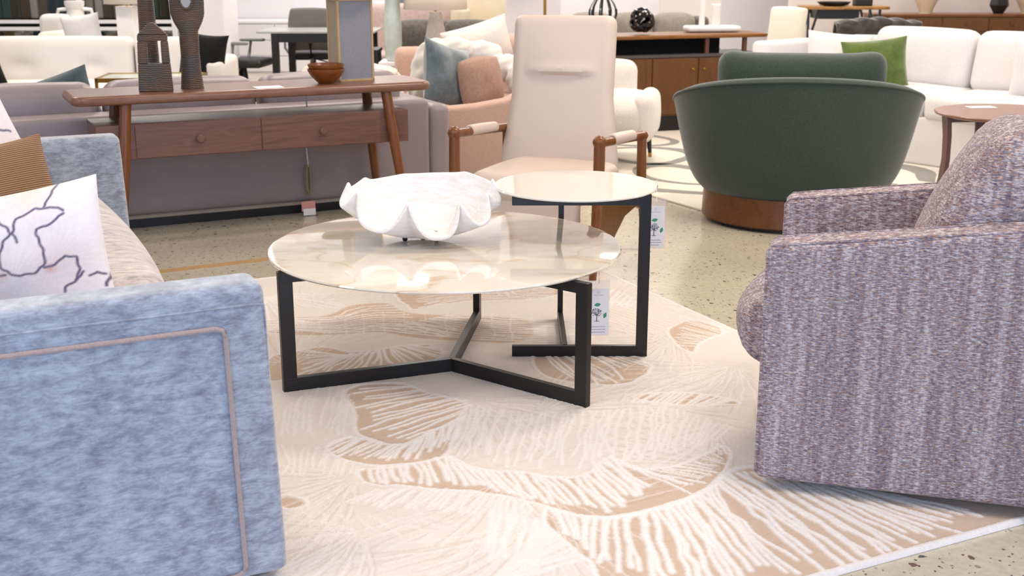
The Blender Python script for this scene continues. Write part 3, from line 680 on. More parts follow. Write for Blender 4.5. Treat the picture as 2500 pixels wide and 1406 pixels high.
for k in range(70):
    v_ = .15+.7*k/70; fb.rev([(.001,-.004),(.006,0),(.001,.004)], 6, M=Tm(.262+.02*abs(v_-.5)*2, random.uniform(-.01,.01), v_*.58))
obj('beaded_edge', fb, M['whiteceramic'], fp2)
def nearer(o, k=.923):
    l = o.location; o.location = (l[0]*k, l[1]*k, 1.5-(1.5-l[2])*k); o.scale = (k,)*3
nearer(fp); nearer(fp2)
rp = pillow('lumbar_pillow', 'copper brown ribbed pillow between the two floral pillows', .50, .42, .15, (-1.73, 4.02, .49), rad(45), rad(22), rad(-5), 'rib'); nearer(rp)

# ------------------------------------------------------------------ tweed swivel chair on the right
tc = thing('tweed_armchair', 'brown and violet tweed swivel armchair at right', 'armchair', (.700, 3.193, 0), rad(-16.4))
def slope(c0, z0, z1, xr):
    # top follows a line that rises towards the back
    def fn(q):
        k = (q[2]/((z1-z0)/2)+1)/2; q[2] += k*(q[0]+xr/2)*.125; return q
    return fn
def tarm(y0):
    return B().rbox((.45, y0+.065, .05+.345), (.90, .13, .69), .022, n=8, fn=slope(0, .05, .74, .90))
obj('armrest', tarm(0), M['tweed'], tc)
obj('armrest', tarm(.69), M['tweed'], tc)
pl = B()
for y in (.012, .118, .702, .808):
    pl.tube([(.002, y, .07), (.002, y, .725), (.018, y, .741), (.88, y, .741+.862*.125)], .0045, 6)
obj('piping', pl, M['tweed'], tc)
obj('seat_cushion', B().rbox((.30, .41, .44), (.72, .555, .2), .07, (.05, 0, .03), 8), M['tweed'], tc)
obj('seat_base', B().rbox((.42, .41, .22), (.80, .555, .27), .03), M['tweed'], tc)
obj('back_cushion', B().rbox((0, 0, .30), (.20, .545, .58), .09, (.05, 0, .02), 8, M=Tm(.45, .41, .50, ry=rad(25))), M['tweed'], tc)
obj('backrest', B().rbox((0, 0, .42), (.14, .80, .84), .04, M=Tm(.80, .41, .10, ry=rad(10))), M['tweed'], tc)
obj('swivel_base', B().rev([(.26, .013), (.27, .02), (.27, .04), (.1, .06), (.08, .10)], 32, (.48, .41)), M['black'], tc)

# ------------------------------------------------------------------ walnut console
cs = thing('console_table', 'walnut console table with two drawers and splayed legs behind taupe sofa', 'console table', (*ab(.66, 6.42), 0), A26)
tp = []
Lc, Dc = 1.97, .47
for (cx, cy, a0) in ((.07, .07, 180), (Lc-.07, .07, 270), (Lc-.07, Dc-.07, 0), (.07, Dc-.07, 90)):
    for k in range(7): a = rad(a0+15*k); tp.append((cx+.07*cos(a), cy+.07*sin(a)))
obj('tabletop', B().prism(tp, .775, .825), M['walnuttop'], cs, bevel=.021, seg=4)
bx = B().box(.20, Lc-.10, .05, Dc-.06, .485, .505).box(.20, Lc-.10, .05, Dc-.06, .655, .668).box(.20, .215, .05, Dc-.06, .485, .668).box(Lc-.115, Lc-.10, .05, Dc-.06, .485, .668).box(.20, Lc-.10, Dc-.075, Dc-.06, .485, .668)
bx = B().box(.11, 1.83, .05, .40, .485, .668)
obj('drawer_case', bx, M['walnut'], cs, bevel=.003, smooth=0)
for (x0, x1) in ((.305, .968), (.974, 1.66)):
    dr = obj('drawer', B().box(x0, x1, .044, .06, .49, .663), M['walnut'], cs, bevel=.0015, smooth=0)
    cx = (x0+x1)/2
    obj('knob', B().rev([(.010, 0), (.012, .008), (.021, .016), (.022, .026), (.016, .032)], 20, M=Tm(cx, .045, .577, rx=rad(90))), M['walnut'], dr)
for (x, y, fx, fy) in ((.27, .055, .18, -.03), (1.70, .055, 1.79, -.03), (.27, .40, .18, .475), (1.70, .40, 1.79, .475)):
    obj('leg', B().tube([(x, y, .778), (x+(fx-x)*.4, y+(fy-y)*.4, .46), (fx, fy, 0)], [.030, .029, .019], 20), M['walnutv'], cs)

# things on the console
def onc(x, y): return ab(.66+x*1.0, 6.42+y)
ctop = .825
p = (-1.887, 6.398)
sc = thing('house_sculpture', 'short grey-brown carved house sculpture with open window on console', 'sculpture', (*p, ctop), rad(14))
t_ = .10; wl = .095
def housebody(b, w0, w1, d, h, hr, wx0, wx1, wz0, wz1):
    # front outline with a rectangular hole, as stacked blocks
    def W(z): return w0+(w1-w0)*z/h
    for (z0, z1) in ((0, wz0), (wz1, h)):
        b.add([(-W(z0), -d, z0), (W(z0), -d, z0), (W(z0), d, z0), (-W(z0), d, z0), (-W(z1), -d, z1), (W(z1), -d, z1), (W(z1), d, z1), (-W(z1), d, z1)], [(0,1,2,3),(4,7,6,5),(0,4,5,1),(1,5,6,2),(2,6,7,3),(3,7,4,0)])
    for sgn in (-1, 1):
        xi = wx0 if sgn < 0 else wx1
        b.add([(xi, -d, wz0), (sgn*W(wz0), -d, wz0), (sgn*W(wz0), d, wz0), (xi, d, wz0), (xi, -d, wz1), (sgn*W(wz1), -d, wz1), (sgn*W(wz1), d, wz1), (xi, d, wz1)], [(0,1,2,3),(4,7,6,5),(0,4,5,1),(1,5,6,2),(2,6,7,3),(3,7,4,0)])
    w = W(h); b.add([(-w, -d, h), (w, -d, h), (w, d, h), (-w, d, h), (.0-.012, -d*.6, hr), (.012, -d*.6, hr), (.012, d*.5, hr), (-.012, d*.5, hr)], [(0,1,2,3),(4,7,6,5),(0,4,5,1),(1,5,6,2),(2,6,7,3),(3,7,4,0)])
b = B(); housebody(b, .088, .075, .038, .295, .355, -.030, .040, .145, .262)
obj('body', b, M['carved'], sc, bevel=.006, smooth=30)
p = (-2.035, 6.881)
sc2 = thing('tall_house_sculpture', 'tall grey-brown carved tower sculpture behind the short house sculpture', 'sculpture', (*ab(1.13, 6.83), ctop), rad(14))
obj('body', B().tube([(0,0,0),(0,0,.12),(0,0,.5),(0,0,.64)], [.06,.05,.042,.05], 24), M['carved'], sc2)
p = (-1.733, 6.545)
sp = thing('spoon_sculpture', 'tall grey-brown carved sculpture with oval head and hole', 'sculpture', (*p, ctop), rad(10))
prof = [(.062, 0), (.060, .01), (.052, .10), (.050, .20), (.052, .27), (.048, .30), (.075, .35), (.088, .39), (.090, .46), (.086, .58)]
def spf(u, v):
    a = 2*PI*u; z = v*.60; R = np.interp(z, [q[1] for q in prof], [q[0] for q in prof]); D = np.interp(z, [0, .3, .36, .6], [.055, .046, .05, .045])
    return (R*cos(a), D*sin(a), z)
bpt = B().surf(spf, 40, 60, cu=True); bpt.rev([(.0, .0), (.06, .0)], 20, cap=False)
obj('body', bpt, M['carved'], sp)
# oval opening ring through the head
hb = B(); hb.tube([(.033*cos(a)*1.0, -.047, .475+.055*sin(a)) for a in [2*PI*k/24 for k in range(24)]], .009, 8, closed=True)
obj('opening_rim', hb, M['carved'], sp)
hb = B().prism([(.028*cos(a), .475+.05*sin(a)) for a in [2*PI*k/24 for k in range(24)]], -.0525, -.048, 'y')
ho = obj('opening', hb, plain('hole_grey', '#9b9d9f', .5), sp)
p = (-1.047, 6.811)
def bowl(name, label, z, r, h, grp):
    t_ = thing(name, label, 'bowl', (*p, z), 0, grp)
    pr = [(.0, .004), (r*.42, .0), (r*.46, .004), (r*.82, h*.5), (r*.98, h*.85), (r, h), (r*.95, h), (r*.9, h*.82), (r*.74, h*.5), (r*.4, .014), (.0, .012)]
    obj('body', B().rev(pr, 40, cap=False), M['bowlwood'], t_); return t_
bowl('wooden_bowl', 'larger brown wooden bowl, lower of the nested pair on console', ctop, .104, .082, 'nested wooden bowls')
bowl('wooden_bowl', 'smaller brown wooden bowl resting inside the larger one', ctop+.028, .102, .08, 'nested wooden bowls')
p = (-1.331, 6.588)
tag(obj('paper_card', B().box(-.075, .075, -.055, .055, 0, .002), M['paper'], loc=(*p, ctop), rot=(0, 0, A26), smooth=0), 'small white paper card lying on the walnut console', 'paper card')
# linen and oak box lamp
p = (-0.936, 6.953)
bl = thing('box_lamp', 'rectangular grey linen lamp base with oak edges on console', 'lamp', (*ab(2.235, 6.70), ctop), rad(32))
W2, D2, HH = .110, .075, .46
obj('front_panel', B().box(-W2+.012, W2-.012, -D2+.004, -D2+.01, .012, HH-.01), M['greylinen'], bl, smooth=0)
obj('side_panel', B().box(-W2+.004, -W2+.01, -D2+.012, D2-.01, .012, HH-.01).box(W2-.01, W2-.004, -D2+.012, D2-.01, .012, HH-.01).box(-W2+.012, W2-.012, D2-.01, D2-.004, .012, HH-.01), fabric('tan_linen', '#8f8168', '#a39479', 150), bl, smooth=0)
of = B()
for x in (-W2, W2-.012):
    for y in (-D2, D2-.012): of.box(x, x+.012, y, y+.012, 0, HH)
for z in (0, HH-.012):
    for y in (-D2, D2-.012): of.box(-W2, W2, y, y+.012, z, z+.012)
    for x in (-W2, W2-.012): of.box(x, x+.012, -D2, D2, z, z+.012)
obj('oak_frame', of, M['oak'], bl, bevel=.001, smooth=0)
obj('lamp_top', B().box(-W2, W2, -D2, D2, HH, HH+.008).rev([(.012, HH), (.012, HH+.08)], 12), M['brass'], bl, smooth=0)
obj('shade', B().rev([(.24, HH+.06), (.22, HH+.34)], 40, cap=False), M['shade'], bl, solid=.003)
# cord and price tag of the lamp, hanging behind the console
_i = Matrix.Translation((*ab(2.235, 6.70), ctop)) @ Matrix.Rotation(rad(32), 4, 'Z')
_c = Matrix.Translation((*ab(2.02, 6.90), 0)) @ Matrix.Rotation(A26, 4, 'Z')
cd = obj('cord', B().tube([(.0, .03, .82), (.01, .03, .6), (-.01, .03, .45), (.0, .03, .30)], .005, 8), M['paleglass'], bl); cd.matrix_local = _i.inverted() @ _c
cb = B()
for k in range(3): cb.tube([(.012*cos(a)*(1+.2*k), .03+.006*k, .22+.09*sin(a)) for a in [2*PI*j/20 for j in range(20)]], .006, 6, closed=True)
obj('cord_bundle', cb, plain('yellow_clear_plastic', '#8f8560', .2), cd)
obj('pink_label', B().box(-.055, .03, .020, .023, .03, .09), M['pinktape'], cd, smooth=0)
obj('white_label', B().box(-.045, .03, .018, .021, -.0+.005, .045), M['paper'], cd, smooth=0)

# ------------------------------------------------------------------ taupe leather sofa seen from behind
ts = thing('taupe_leather_sofa', 'long taupe leather sofa facing away behind walnut console', 'sofa', (*ab(.2, 6.97), 0), A26)
# local: x right along the back, y away; back panel at y 0
LS = 2.63
obj('back_panel', B().rbox((LS/2-.9, .12, .37), (LS+1.8, .24, .58), .035, (0, .01, 0), 10), M['taupe'], ts)
obj('armrest', B().rbox((LS+.075, .46, .34), (.15, .88, .56), .05, n=8), M['taupe'], ts)
obj('base', B().rbox((LS/2-.9, .5, .10), (LS+1.8, .9, .10), .012), plain('pale_welt', '#b5a89c', .5), ts)
obj('foot', B().box(-1.5, LS-.05, .06, .9, 0, .052), M['black'], ts, smooth=0)
for k, (x0, x1) in enumerate(((-1.7, -.45), (-.42, .70), (.73, 1.62), (1.65, 2.56))):
    obj('back_cushion', B().rbox(((x0+x1)/2, .40, .66), (x1-x0, .26, .30), .09, (0, .02, .012), 10), M['taupe'], ts)
    obj('seat_cushion', B().rbox(((x0+x1)/2, .72, .44), (x1-x0, .50, .16), .05, (0, 0, .02), 6), M['taupe'], ts)
pillow('teal_pillow', 'dark teal velvet pillow on top of taupe leather sofa at left', .62, .36, .16, (*ab(.70, 7.72), .455), rad(20), 0, rad(-17), 'teal', seed=4)

# ------------------------------------------------------------------ beige leather recliner
rc = thing('leather_recliner', 'beige leather recliner with walnut arms facing the tables', 'armchair', (.14, 6.06, 0), rad(-25))
# local: x right, -y front
obj('backrest', B().rbox((0, 0, .42), (.55, .11, .86), .05, (0, .03, 0), 44, M=Tm(-.02, .30, .38, rx=rad(-12), rz=rad(12)),
    fn=lambda q: [q[0]*(1+.20*max(0, (-q[2])/.43)), q[1]-.012*math.exp(-((q[2]-.13)/.025)**2)*(1-min(1, abs(q[0])/.2)**4) + (-.020*max(0, min(1, (q[2]-.11)/.014))*(1-min(1, abs(q[0])/.20)**2)*max(0, min(1, (.36-q[2])/.24)) if q[1] < 0 else 0), q[2]]), M['recl'], rc)
ct = obj('seat_cushion', B().rbox((.05, -.03, .41), (.60, .60, .15), .06, (.02, .03, .02), 10), M['recl'], rc)
obj('footrest', B().rbox((.05, -.29, .25), (.58, .07, .27), .03, (0, .02, 0), 8), M['recl'], rc)
obj('footrest_seam', B().tube([(-.2, -.328, .31), (.26, -.328, .31), (.30, -.322, .29), (.325, -.31, .2)], .004, 6), M['black'], rc)
for s in (-1, 1):
    x = .055+s*.385
    sd = obj('side_panel', B().prism([(-.30, .40), (.30, .40), (.30, .24), (.22, .27), (.05, .25), (-.10, .17), (-.26, .10), (-.30, .10)], x-.012, x+.012, 'x'), M['teak'], rc, bevel=.002, smooth=0)
    obj('arm_rail', B().tube([(x, -.30, .665), (x, -.24, .662), (x, .28, .625), (x, .33, .62)], [.022, .023, .023, .024], 14).rev([(.001, -.034), (.018, -.029), (.030, -.015), (.034, 0), (.030, .015), (.018, .029), (.001, .034)], 20, (x, -.30), M=Tm(0, 0, .668)).rev([(.001, -.028), (.020, -.018), (.028, 0), (.020, .018), (.001, .028)], 16, (x, .33), M=Tm(0, 0, .62)), M['walnutv'], rc)
    obj('arm_pad', B().tube([(x, -.135, .660), (x, -.13, .660), (x, .02, .652), (x, .155, .643), (x, .16, .643)], [.022, .028, .029, .028, .022], 18), M['recl'], rc)
    obj('front_leg', B().tube([(x, -.30, .66), (x, -.305, .45), (x+.0*s, -.36, .0)], [.027, .028, .018], 14), M['walnutv'], rc)
    obj('rear_leg', B().tube([(x, .31, .63), (x, .32, .40), (x, .40, .0)], [.024, .026, .016], 14), M['walnutv'], rc)

# ------------------------------------------------------------------ dark green barrel chair
gc = thing('green_barrel_chair', 'dark green barrel swivel chair on round walnut plinth seen from behind', 'armchair', (1.66, 7.02, 0), rad(-8))
def rim(a):     # a=-90deg is towards the camera
    k = (1-sin(a))/2
    return .45+.40*min(1, (k*1.35))**1.1 if k < .74 else .85-.0*(1-k)
def barrel(inner):
    def f(u, v):
        a = 2*PI*u-PI/2
        k = (1-sin(a))/2                       # 1 at the back (camera side)
        top = .50+.36*min(1, max(0, (k-.18)/.82))**.6 if k > .18 else .50
        z = .19+(top-.19)*v
        g = v**.8; e = (1-v)**7
        rx = .575+.135*g-.05*e; ry = .50+.08*g-.05*e
        if inner: rx -= .09; ry -= .09
        return (rx*cos(a), ry*sin(a), z)
    return f
bb = B(); nu = 72
def shellr(u, v):
    # v 0..1 outer up, over the rim, then down inside
    if v < .5: return barrel(False)(u, v*2)
    if v < .6:
        p0 = Vector(barrel(False)(u, 1)); p1 = Vector(barrel(True)(u, 1)); k = (v-.5)/.1; q = p0.lerp(p1, k); q.z += .028*sin(PI*k); return tuple(q)
    return barrel(True)(u, 1-(v-.6)/.4)
bb.surf(shellr, nu, 41, cu=True)
obj('shell', bb, M['green'], gc, smooth=70)
wl = B().tube([Vector(barrel(False)(k/72, 1))+Vector((.0, 0, .004)) for k in range(72)], .007, 6, closed=True)
obj('welt', wl, M['green'], gc)
obj('underside', B().rev([(.30, .185), (.52, .20)], 48, sy=.88), M['green'], gc)
obj('seat_cushion', B().rev([(.30, .2), (.36, .25), (.44, .34), (.46, .42), (.42, .47), (.2, .49)], 48, (0, .03), sx=1.1), M['green'], gc)
obj('plinth', B().rev([(.505, .02), (.52, .03), (.515, .19)], 64, (0, 0), sy=.9), wood('plinth_walnut', '#4f2c13', '#6b3f1b', '#5d3616', 0, 1, .3), gc, smooth=40)
obj('plinth_base', B().rev([(.48, 0), (.48, .022)], 64, (0, 0), sy=.9), M['black'], gc)
obj('back_pillow', B().rbox((0, 0, 0), (.93, .22, .34), .10, (0, .02, .01), 12, M=Tm(.0, -.20, .82, rx=rad(-8)), fn=lambda q: [q[0], q[1], q[2]+(.040*(abs(q[0])/.46)**4-.008)*(1 if q[2] > 0 else 0)]), M['green'], gc)

# ------------------------------------------------------------------ white sectional
ws = thing('white_sectional', 'white fabric corner sofa along the right side', 'sofa', (2.934, 8.56, 0), rad(-51))
ws.location = (3.05, 8.90, -.06); ws.scale = (1.04,)*3
# local x towards the camera along the seat front, y to the back
W = M['white2']
obj('base', B().rbox((.05, .5, .24), (2.9, 1.0, .34), .02).rbox((-1.12, -.1, .24), (.5, .9, .34), .02), W, ws)
obj('plinth', B().box(-1.3, 1.35, .05, .9, .058, .075), M['brown'], ws, smooth=0)
for (x0, x1) in ((-1.0, -.02), (0, .98)):
    obj('seat_cushion', B().rbox(((x0+x1)/2, .36, .48), (x1-x0, .76, .18), .05, (0, .02, .025), 8), W, ws)
obj('seat_cushion', B().rbox((-.86, -.10, .48), (.44, .5, .18), .05, (0, .02, .02), 8), W, ws)
obj('backrest', B().rbox((.0, .93, .5), (2.75, .16, .80), .04).rbox((-1.28, .28, .5), (.16, 1.15, .78), .04), W, ws)
for (x0, x1) in ((-.92, -.06), (-.05, .66), (.67, 1.30)):
    obj('back_cushion', B().rbox((0, 0, .22), (x1-x0, .22, .46), .09, (0, .04, .01), 10, M=Tm((x0+x1)/2, .70, .54, rx=rad(-10))), W, ws)
obj('armrest', B().rbox((-1.05, -.42, .42), (.62, .2, .66), .04), W, ws)
obj('armrest', B().rbox((1.45, .5, .42), (.18, 1.0, .66), .05), W, ws)
p = (2.519, 9.6, 0.712)
pillow('white_pillow', 'square white pillow at the left end of the white sectional', .52, .42, .2, (2.600, 9.724, 0.522), rad(-10), rad(10), rad(4), 'white2', seed=2)
pillow('moss_pillow', 'moss green velvet pillow beside the square white pillow', .50, .42, .17, (2.845, 9.412, 0.488), rad(-8), rad(6), rad(-6), 'moss', seed=9, crease=.012)
pillow('white_scatter_pillow', 'white pillow at the right edge of the photo on sectional', .46, .44, .2, (3.765, 8.580, 0.522), rad(-38), rad(8), rad(0), 'white2', seed=11)
# fur throw over the corner of the back
fr_ = B()
def furf(u, v):
    x = -.36+.72*u; s = v*PI
    r = .085+.012*sin(17*u+5*v)*sin(9*v+3*u); z = .93+.07*sin(s)+.0*u
    dy = -.085*cos(s)
    if v < .25: z = .93-.10*(1-v/.25); dy = -.088
    if v > .75: z = .93-.10*((v-.75)/.25); dy = .088
    if v < .25: z -= .14*(1-v/.25)*(.4+.6*u); dy -= .05*(1-v/.25)
    return (x, dy*(1+.12*sin(21*u)), z+.035*sin(PI*u)+.008*sin(30*u+10*v))
fr_.surf(furf, 60, 30)
fo = obj('fur_throw', fr_, M['blackfur'], loc=(3.16, 10.57, -.03), rot=(0, 0, rad(-5)), solid=.02)
tag(fo, 'black fur throw draped over the back of white sectional', 'throw')

# ------------------------------------------------------------------ round walnut side table right
st = thing('walnut_side_table', 'round brown walnut side table with flared legs in front of white sectional', 'side table', (3.215, 7.73, 0))
obj('tabletop', B().rev([(.44, .525), (.465, .532), (.47, .545), (.465, .55)], 72), M['browntop'], st, smooth=40)
ap = B()
for k in range(4):
    a = rad(3+90*k)
    lg = B()
    for i in range(9):
        pass
    c_, s_ = cos(a), sin(a)
    pts = [(.42, .525, .10), (.405, .40, .085), (.40, .25, .075), (.41, .12, .085), (.43, 0, .11)]
    vs = []; fs = []
    for (r, z, w) in pts:
        for (dr, dt) in ((-.014, -w/2), (.014, -w/2), (.014, w/2), (-.014, w/2)):
            vs.append(((r+dr)*c_-dt*s_, (r+dr)*s_+dt*c_, z))
    for i in range(4):
        for j in range(4): fs.append((i*4+j, i*4+(j+1) % 4, (i+1)*4+(j+1) % 4, (i+1)*4+j))
    fs += [(0,3,2,1), (16,17,18,19)]
    obj('leg', lg.add(vs, fs), M['brown'], st, bevel=.003)
    ap.bar((0, 0, .505), (.42*c_, .42*s_, .505), .025, .035)
obj('apron', ap, M['brown'], st, smooth=0)
p = (3.116, 7.981)
tag(obj('price_card', B().box(-.09, .09, -.05, .05, 0, .002), M['paper'], loc=(*p, .551), rot=(0,0,rad(5)), smooth=0), 'white card lying on the round walnut side table', 'paper card')

# ------------------------------------------------------------------ patterned cream rug behind
R2 = [(-0.181, 10.544), (0,0), (0,0), (0,0)]
o2 = thing('cream_rug', 'cream rug with grey looping lines under the green barrel chair', 'rug', (1.213, 7.16, 0), rad(26+90+3))
obj('field', B().box(0, 3.3, -2.9, 0, 0, .012), M['creamrug'], o2, bevel=.004)
lp = B()
def loopr(cx, cy, rx, ry, w, n=40, ph=0):
    inn = []; out = []
    for k in range(n):
        a = 2*PI*k/n; q = 1+.12*sin(2*a+ph)+.07*sin(3*a+1.7*ph); ww = w*(1.5+.6*sin(a+ph))
        out.append((cx+(rx+ww)*q*cos(a), cy+(ry+ww)*q*sin(a))); inn.append((cx+(rx-ww)*q*cos(a), cy+(ry-ww)*q*sin(a)))
    vs = [(x, y, .0135) for x, y in out]+[(x, y, .0135) for x, y in inn]
    ok = lambda p: .02 < p[0] < 3.28 and -2.88 < p[1] < -.02
    fs = [(k, (k+1) % n, n+(k+1) % n, n+k) for k in range(n) if all(ok(vs[i]) for i in (k, (k+1) % n, n+(k+1) % n, n+k))]
    # keep each unbroken run of the band as one piece
    run = B().add(vs, fs)
    if fs: obj('grey_loop', run, M['greyrug'], o2, smooth=0)
for (cx, cy, rx, ry, w, ph) in ((.35, -.05, .42, .36, .05, .3), (1.15, .05, .36, .30, .035, 1.1), (1.15, -.62, .38, .28, .03, 2), (1.95, -.2, .40, .33, .035, 3), (2.0, -.95, .42, .32, .03, 4), (2.8, -.4, .40, .35, .035, 5), (.4, -.95, .40, .34, .04, 2.5), (1.2, -1.4, .4, .36, .035, .5), (2.8, -1.3, .4, .36, .035, 1.5), (.5, -1.9, .45, .34, .04, 3.5), (1.9, -1.9, .45, .34, .04, 3.9)):
    loopr(cx, cy, rx, ry, w, ph=ph)

# ------------------------------------------------------------------ white boucle chair behind recliner
bc = thing('boucle_chair', 'white boucle armchair with black brass-tipped legs behind the recliner', 'armchair', (.82, 9.08, 0), rad(-12))
obj('seat', B().rbox((0, 0, .37), (.50, .66, .28), .10, (.04, .04, .05), 10), M['offwhite'], bc)
obj('backrest', B().rbox((-.10, .28, .53), (.38, .16, .42), .07, (0, .02, .02), 8), M['offwhite'], bc)
obj('armrest', B().rbox((.20, .0, .37), (.14, .66, .36), .07, (.03, .02, .0), 10, fn=lambda q: [q[0], q[1], q[2]-.0]), M['offwhite'], bc)
obj('armrest', B().rbox((-.20, .0, .37), (.14, .66, .36), .07, (.03, .02, .0), 10), M['offwhite'], bc)
for (x, y) in ((.19, -.22), (-.19, -.22), (.19, .22), (-.19, .22)):
    l_ = obj('leg', B().tube([(x, y, .25), (x*1.1, y*1.1, .045)], [.026, .015], 12), M['black'], bc)
    obj('leg_tip', B().tube([(x*1.1, y*1.1, .046), (x*1.12, y*1.12, .0)], [.0155, .013], 12), M['brass'], l_)

# ------------------------------------------------------------------ peach sofa
ps = thing('peach_sofa', 'peach fabric sofa with swooping arm behind the recliner', 'sofa', (-.47, 8.0, 0), rad(14))
arm = [(-.02, .06), (1.04, .06), (1.04, .93), (.96, .92), (.80, .80), (.62, .66), (.45, .585), (.25, .555), (.02, .54)]
obj('armrest', B().prism([(x, z) for x, z in arm], .0, .16, 'y'), M['peach'], ps, bevel=.03, seg=4)
obj('seat', B().rbox((.48, .95, .28), (.92, 1.6, .40), .05, (.02, 0, .02), 8), M['peach'], ps)
obj('backrest', B().rbox((.94, .95, .50), (.20, 1.9, .82), .08, (0, .03, .02), 8), M['peach'], ps)
obj('armrest', B().rbox((.50, 1.84, .45), (1.06, .18, .74), .07), M['peach'], ps)
for (x, y) in ((.08, .08), (.98, .08), (.08, 1.75), (.98, 1.75)):
    obj('leg', B().rev([(.02, 0), (.03, .08)], 10, (x, y)), M['black'], ps)
pillow('slate_pillow', 'slate blue velvet pillow with pointed corners on peach sofa', .46, .46, .20, (-.46, 8.38, .50), rad(52), rad(12), rad(16), 'slate', seed=21, pinch=.12, crease=.012)
pillow('blush_pillow', 'round-cornered blush boucle pillow beside slate velvet pillow', .30, .33, .18, (-.19, 8.42, .50), rad(25), rad(8), rad(-6), 'blush', seed=5, pinch=-.12)
def lump(name, label, pts, m, cat, ox=0):
    b = B()
    for (c, r, sx, sy, sz) in pts:
        def f(u, v, c=c, r=r, sx=sx, sy=sy, sz=sz):
            a = 2*PI*u; e = PI*v; q = 1+.06*sin(5*a+3*e)+.05*sin(9*e+4*a)+.03*sin(17*a)*sin(11*e)
            return (c[0]+r*sx*q*sin(e)*cos(a), c[1]+r*sy*q*sin(e)*sin(a), c[2]+r*sz*q*cos(e))
        b.surf(f, 48, 28, cu=True)
    o = obj(name, b, m, smooth=80)
    md = o.modifiers.new('r', 'REMESH'); md.mode = 'VOXEL'; md.voxel_size = .015; md.use_smooth_shade = True
    return tag(o, label, cat)
def Yp(p): return p
lump('white_throw', 'fluffy white blanket heaped behind slate pillow on peach sofa', [((-.56, 8.80, .74), .19, .85, .6, 1.05), ((-.64, 8.78, .60), .14, .8, .6, 1.4), ((-.42, 8.84, .86), .12, 1.2, .8, .8)], M['offwhite'], 'blanket')
lump('fur_blanket', 'white fur throw draped over the high arm of peach sofa', [((-.24, 8.88, .82), .14, 1.3, .6, .75), ((-.04, 8.76, .74), .12, 1.2, .7, .8), ((.06, 8.66, .66), .10, 1.0, .8, 1.2)], M['white'], 'blanket')
pillow('white_back_pillow', 'soft white pillow standing behind the fur throw', .55, .38, .2, (-.20, 9.40, .66), rad(20), rad(5), rad(-15), 'offwhite', seed=31)

# ------------------------------------------------------------------ credenza
cr = thing('credenza', 'long walnut credenza with floating top and twin doors', 'cabinet', (.35, 10.32, 0), rad(19))
LC = 2.02
obj('floating_top', B().prism([(0,-.02),(LC+.02,-.02),(LC+.05,.0),(LC+.05,.46),(0,.46)], .825, .86), wood('credenza_top', '#714518', '#8d5c26', None, 0, 1, .3), cr, bevel=.012, seg=3)
obj('case', B().box(0, LC-.03, .02, .44, .15, .665), M['teak'], cr, bevel=.003, smooth=0)
obj('stone_shelf', B().box(-.01, LC-.02, .0, .45, .665, .69), plain('dark_stone', '#4d4748', .25), cr, smooth=0)
obj('niche', B().box(.02, LC-.35, .16, .42, .69, .824), M['blackfab'], cr, smooth=0)
for x in (.1, LC-.55, LC-.17):
    obj('post', B().bar((x, .03, .45 if x > 1.7 else .69), (x, .03, .83), .035, .03), M['brown'], cr, smooth=0)
for (x0, x1) in ((.03, .48), (.49, .93), (.94, 1.38), (1.39, LC-.05)):
    d_ = obj('door', B().box(x0, x1, .005, .02, .165, .655), M['teak'], cr, bevel=.002, smooth=0)
    kx = x1-.05 if x0 in (.03, .94) else x0+.05
    obj('knob', B().rev([(.006, 0), (.014, .012), (.010, .018)], 12, M=Tm(kx, .005, .56, rx=rad(90))), M['brass'], d_)
obj('plinth', B().box(.05, LC-.1, .06, .40, 0, .15), M['black'], cr, smooth=0)
c19, s19 = cos(rad(19)), sin(rad(19))
def oncr(x, y): return (.35+x*c19-y*s19, 10.32+x*s19+y*c19)
# knot sphere
ks = B(); R = .095
for k in range(7):
    ax = Vector((random.uniform(-1,1), random.uniform(-1,1), random.uniform(-1,1))).normalized()
    u_ = ax.orthogonal().normalized(); w_ = ax.cross(u_)
    ks.tube([(u_*cos(a)+w_*sin(a))*R*(.93+.1*sin(3*a+k)) + Vector((0,0,.118)) for a in [2*PI*j/28 for j in range(28)]], .021, 8, closed=True)
px, py = (1.144, 10.749)
tag(obj('knot_sphere', ks, plain('gloss_black', '#0c0d10', .12), loc=(px, py, .862)), 'glossy black openwork ball on the credenza', 'ornament')
px, py = (1.816, 11.117)
tr = B().rbox((0, 0, .03), (.50, .20, .055), .027, n=6)
tag(obj('marble_tray', tr, M['traymarble'], loc=(px, py, .862), rot=(0,0,rad(10))), 'long pale marble tray at the right end of credenza', 'tray')
for i, (x, y, r, h, lb) in enumerate(((1712, 62, .027, .26, 'taller'), (1747, 60, .040, .19, 'wider'))):
    qx, qy = px+(x-1737)*.0036, py+.015
    nm = thing('white_vase', lb+' white cylinder vase standing on the marble tray', 'vase', (qx, qy, .919), 0, 'white vases on the credenza tray')
    obj('body', B().rev([(r*.9, 0), (r, .01), (r, h-.01), (r*.8, h)], 24), M['whiteceramic'], nm)
# wire sculpture
wp = thing('wire_sculpture', 'black ribbed cage sculpture standing behind the beige recliner', 'sculpture', (.79, 10.62, .86))
wb = B()
for k in range(9):
    a = 2*PI*k/9+.2
    wb.tube([(cos(a)*(.02+.10*sin(PI*u)), sin(a)*(.02+.10*sin(PI*u)), .02+.34*u) for u in [i/14 for i in range(15)]], .0045, 6, sq=(1.8, 1))
obj('ribs', wb, M['black'], wp); obj('base', B().rev([(.05, 0), (.05, .015), (.02, .025)], 20), M['black'], wp)

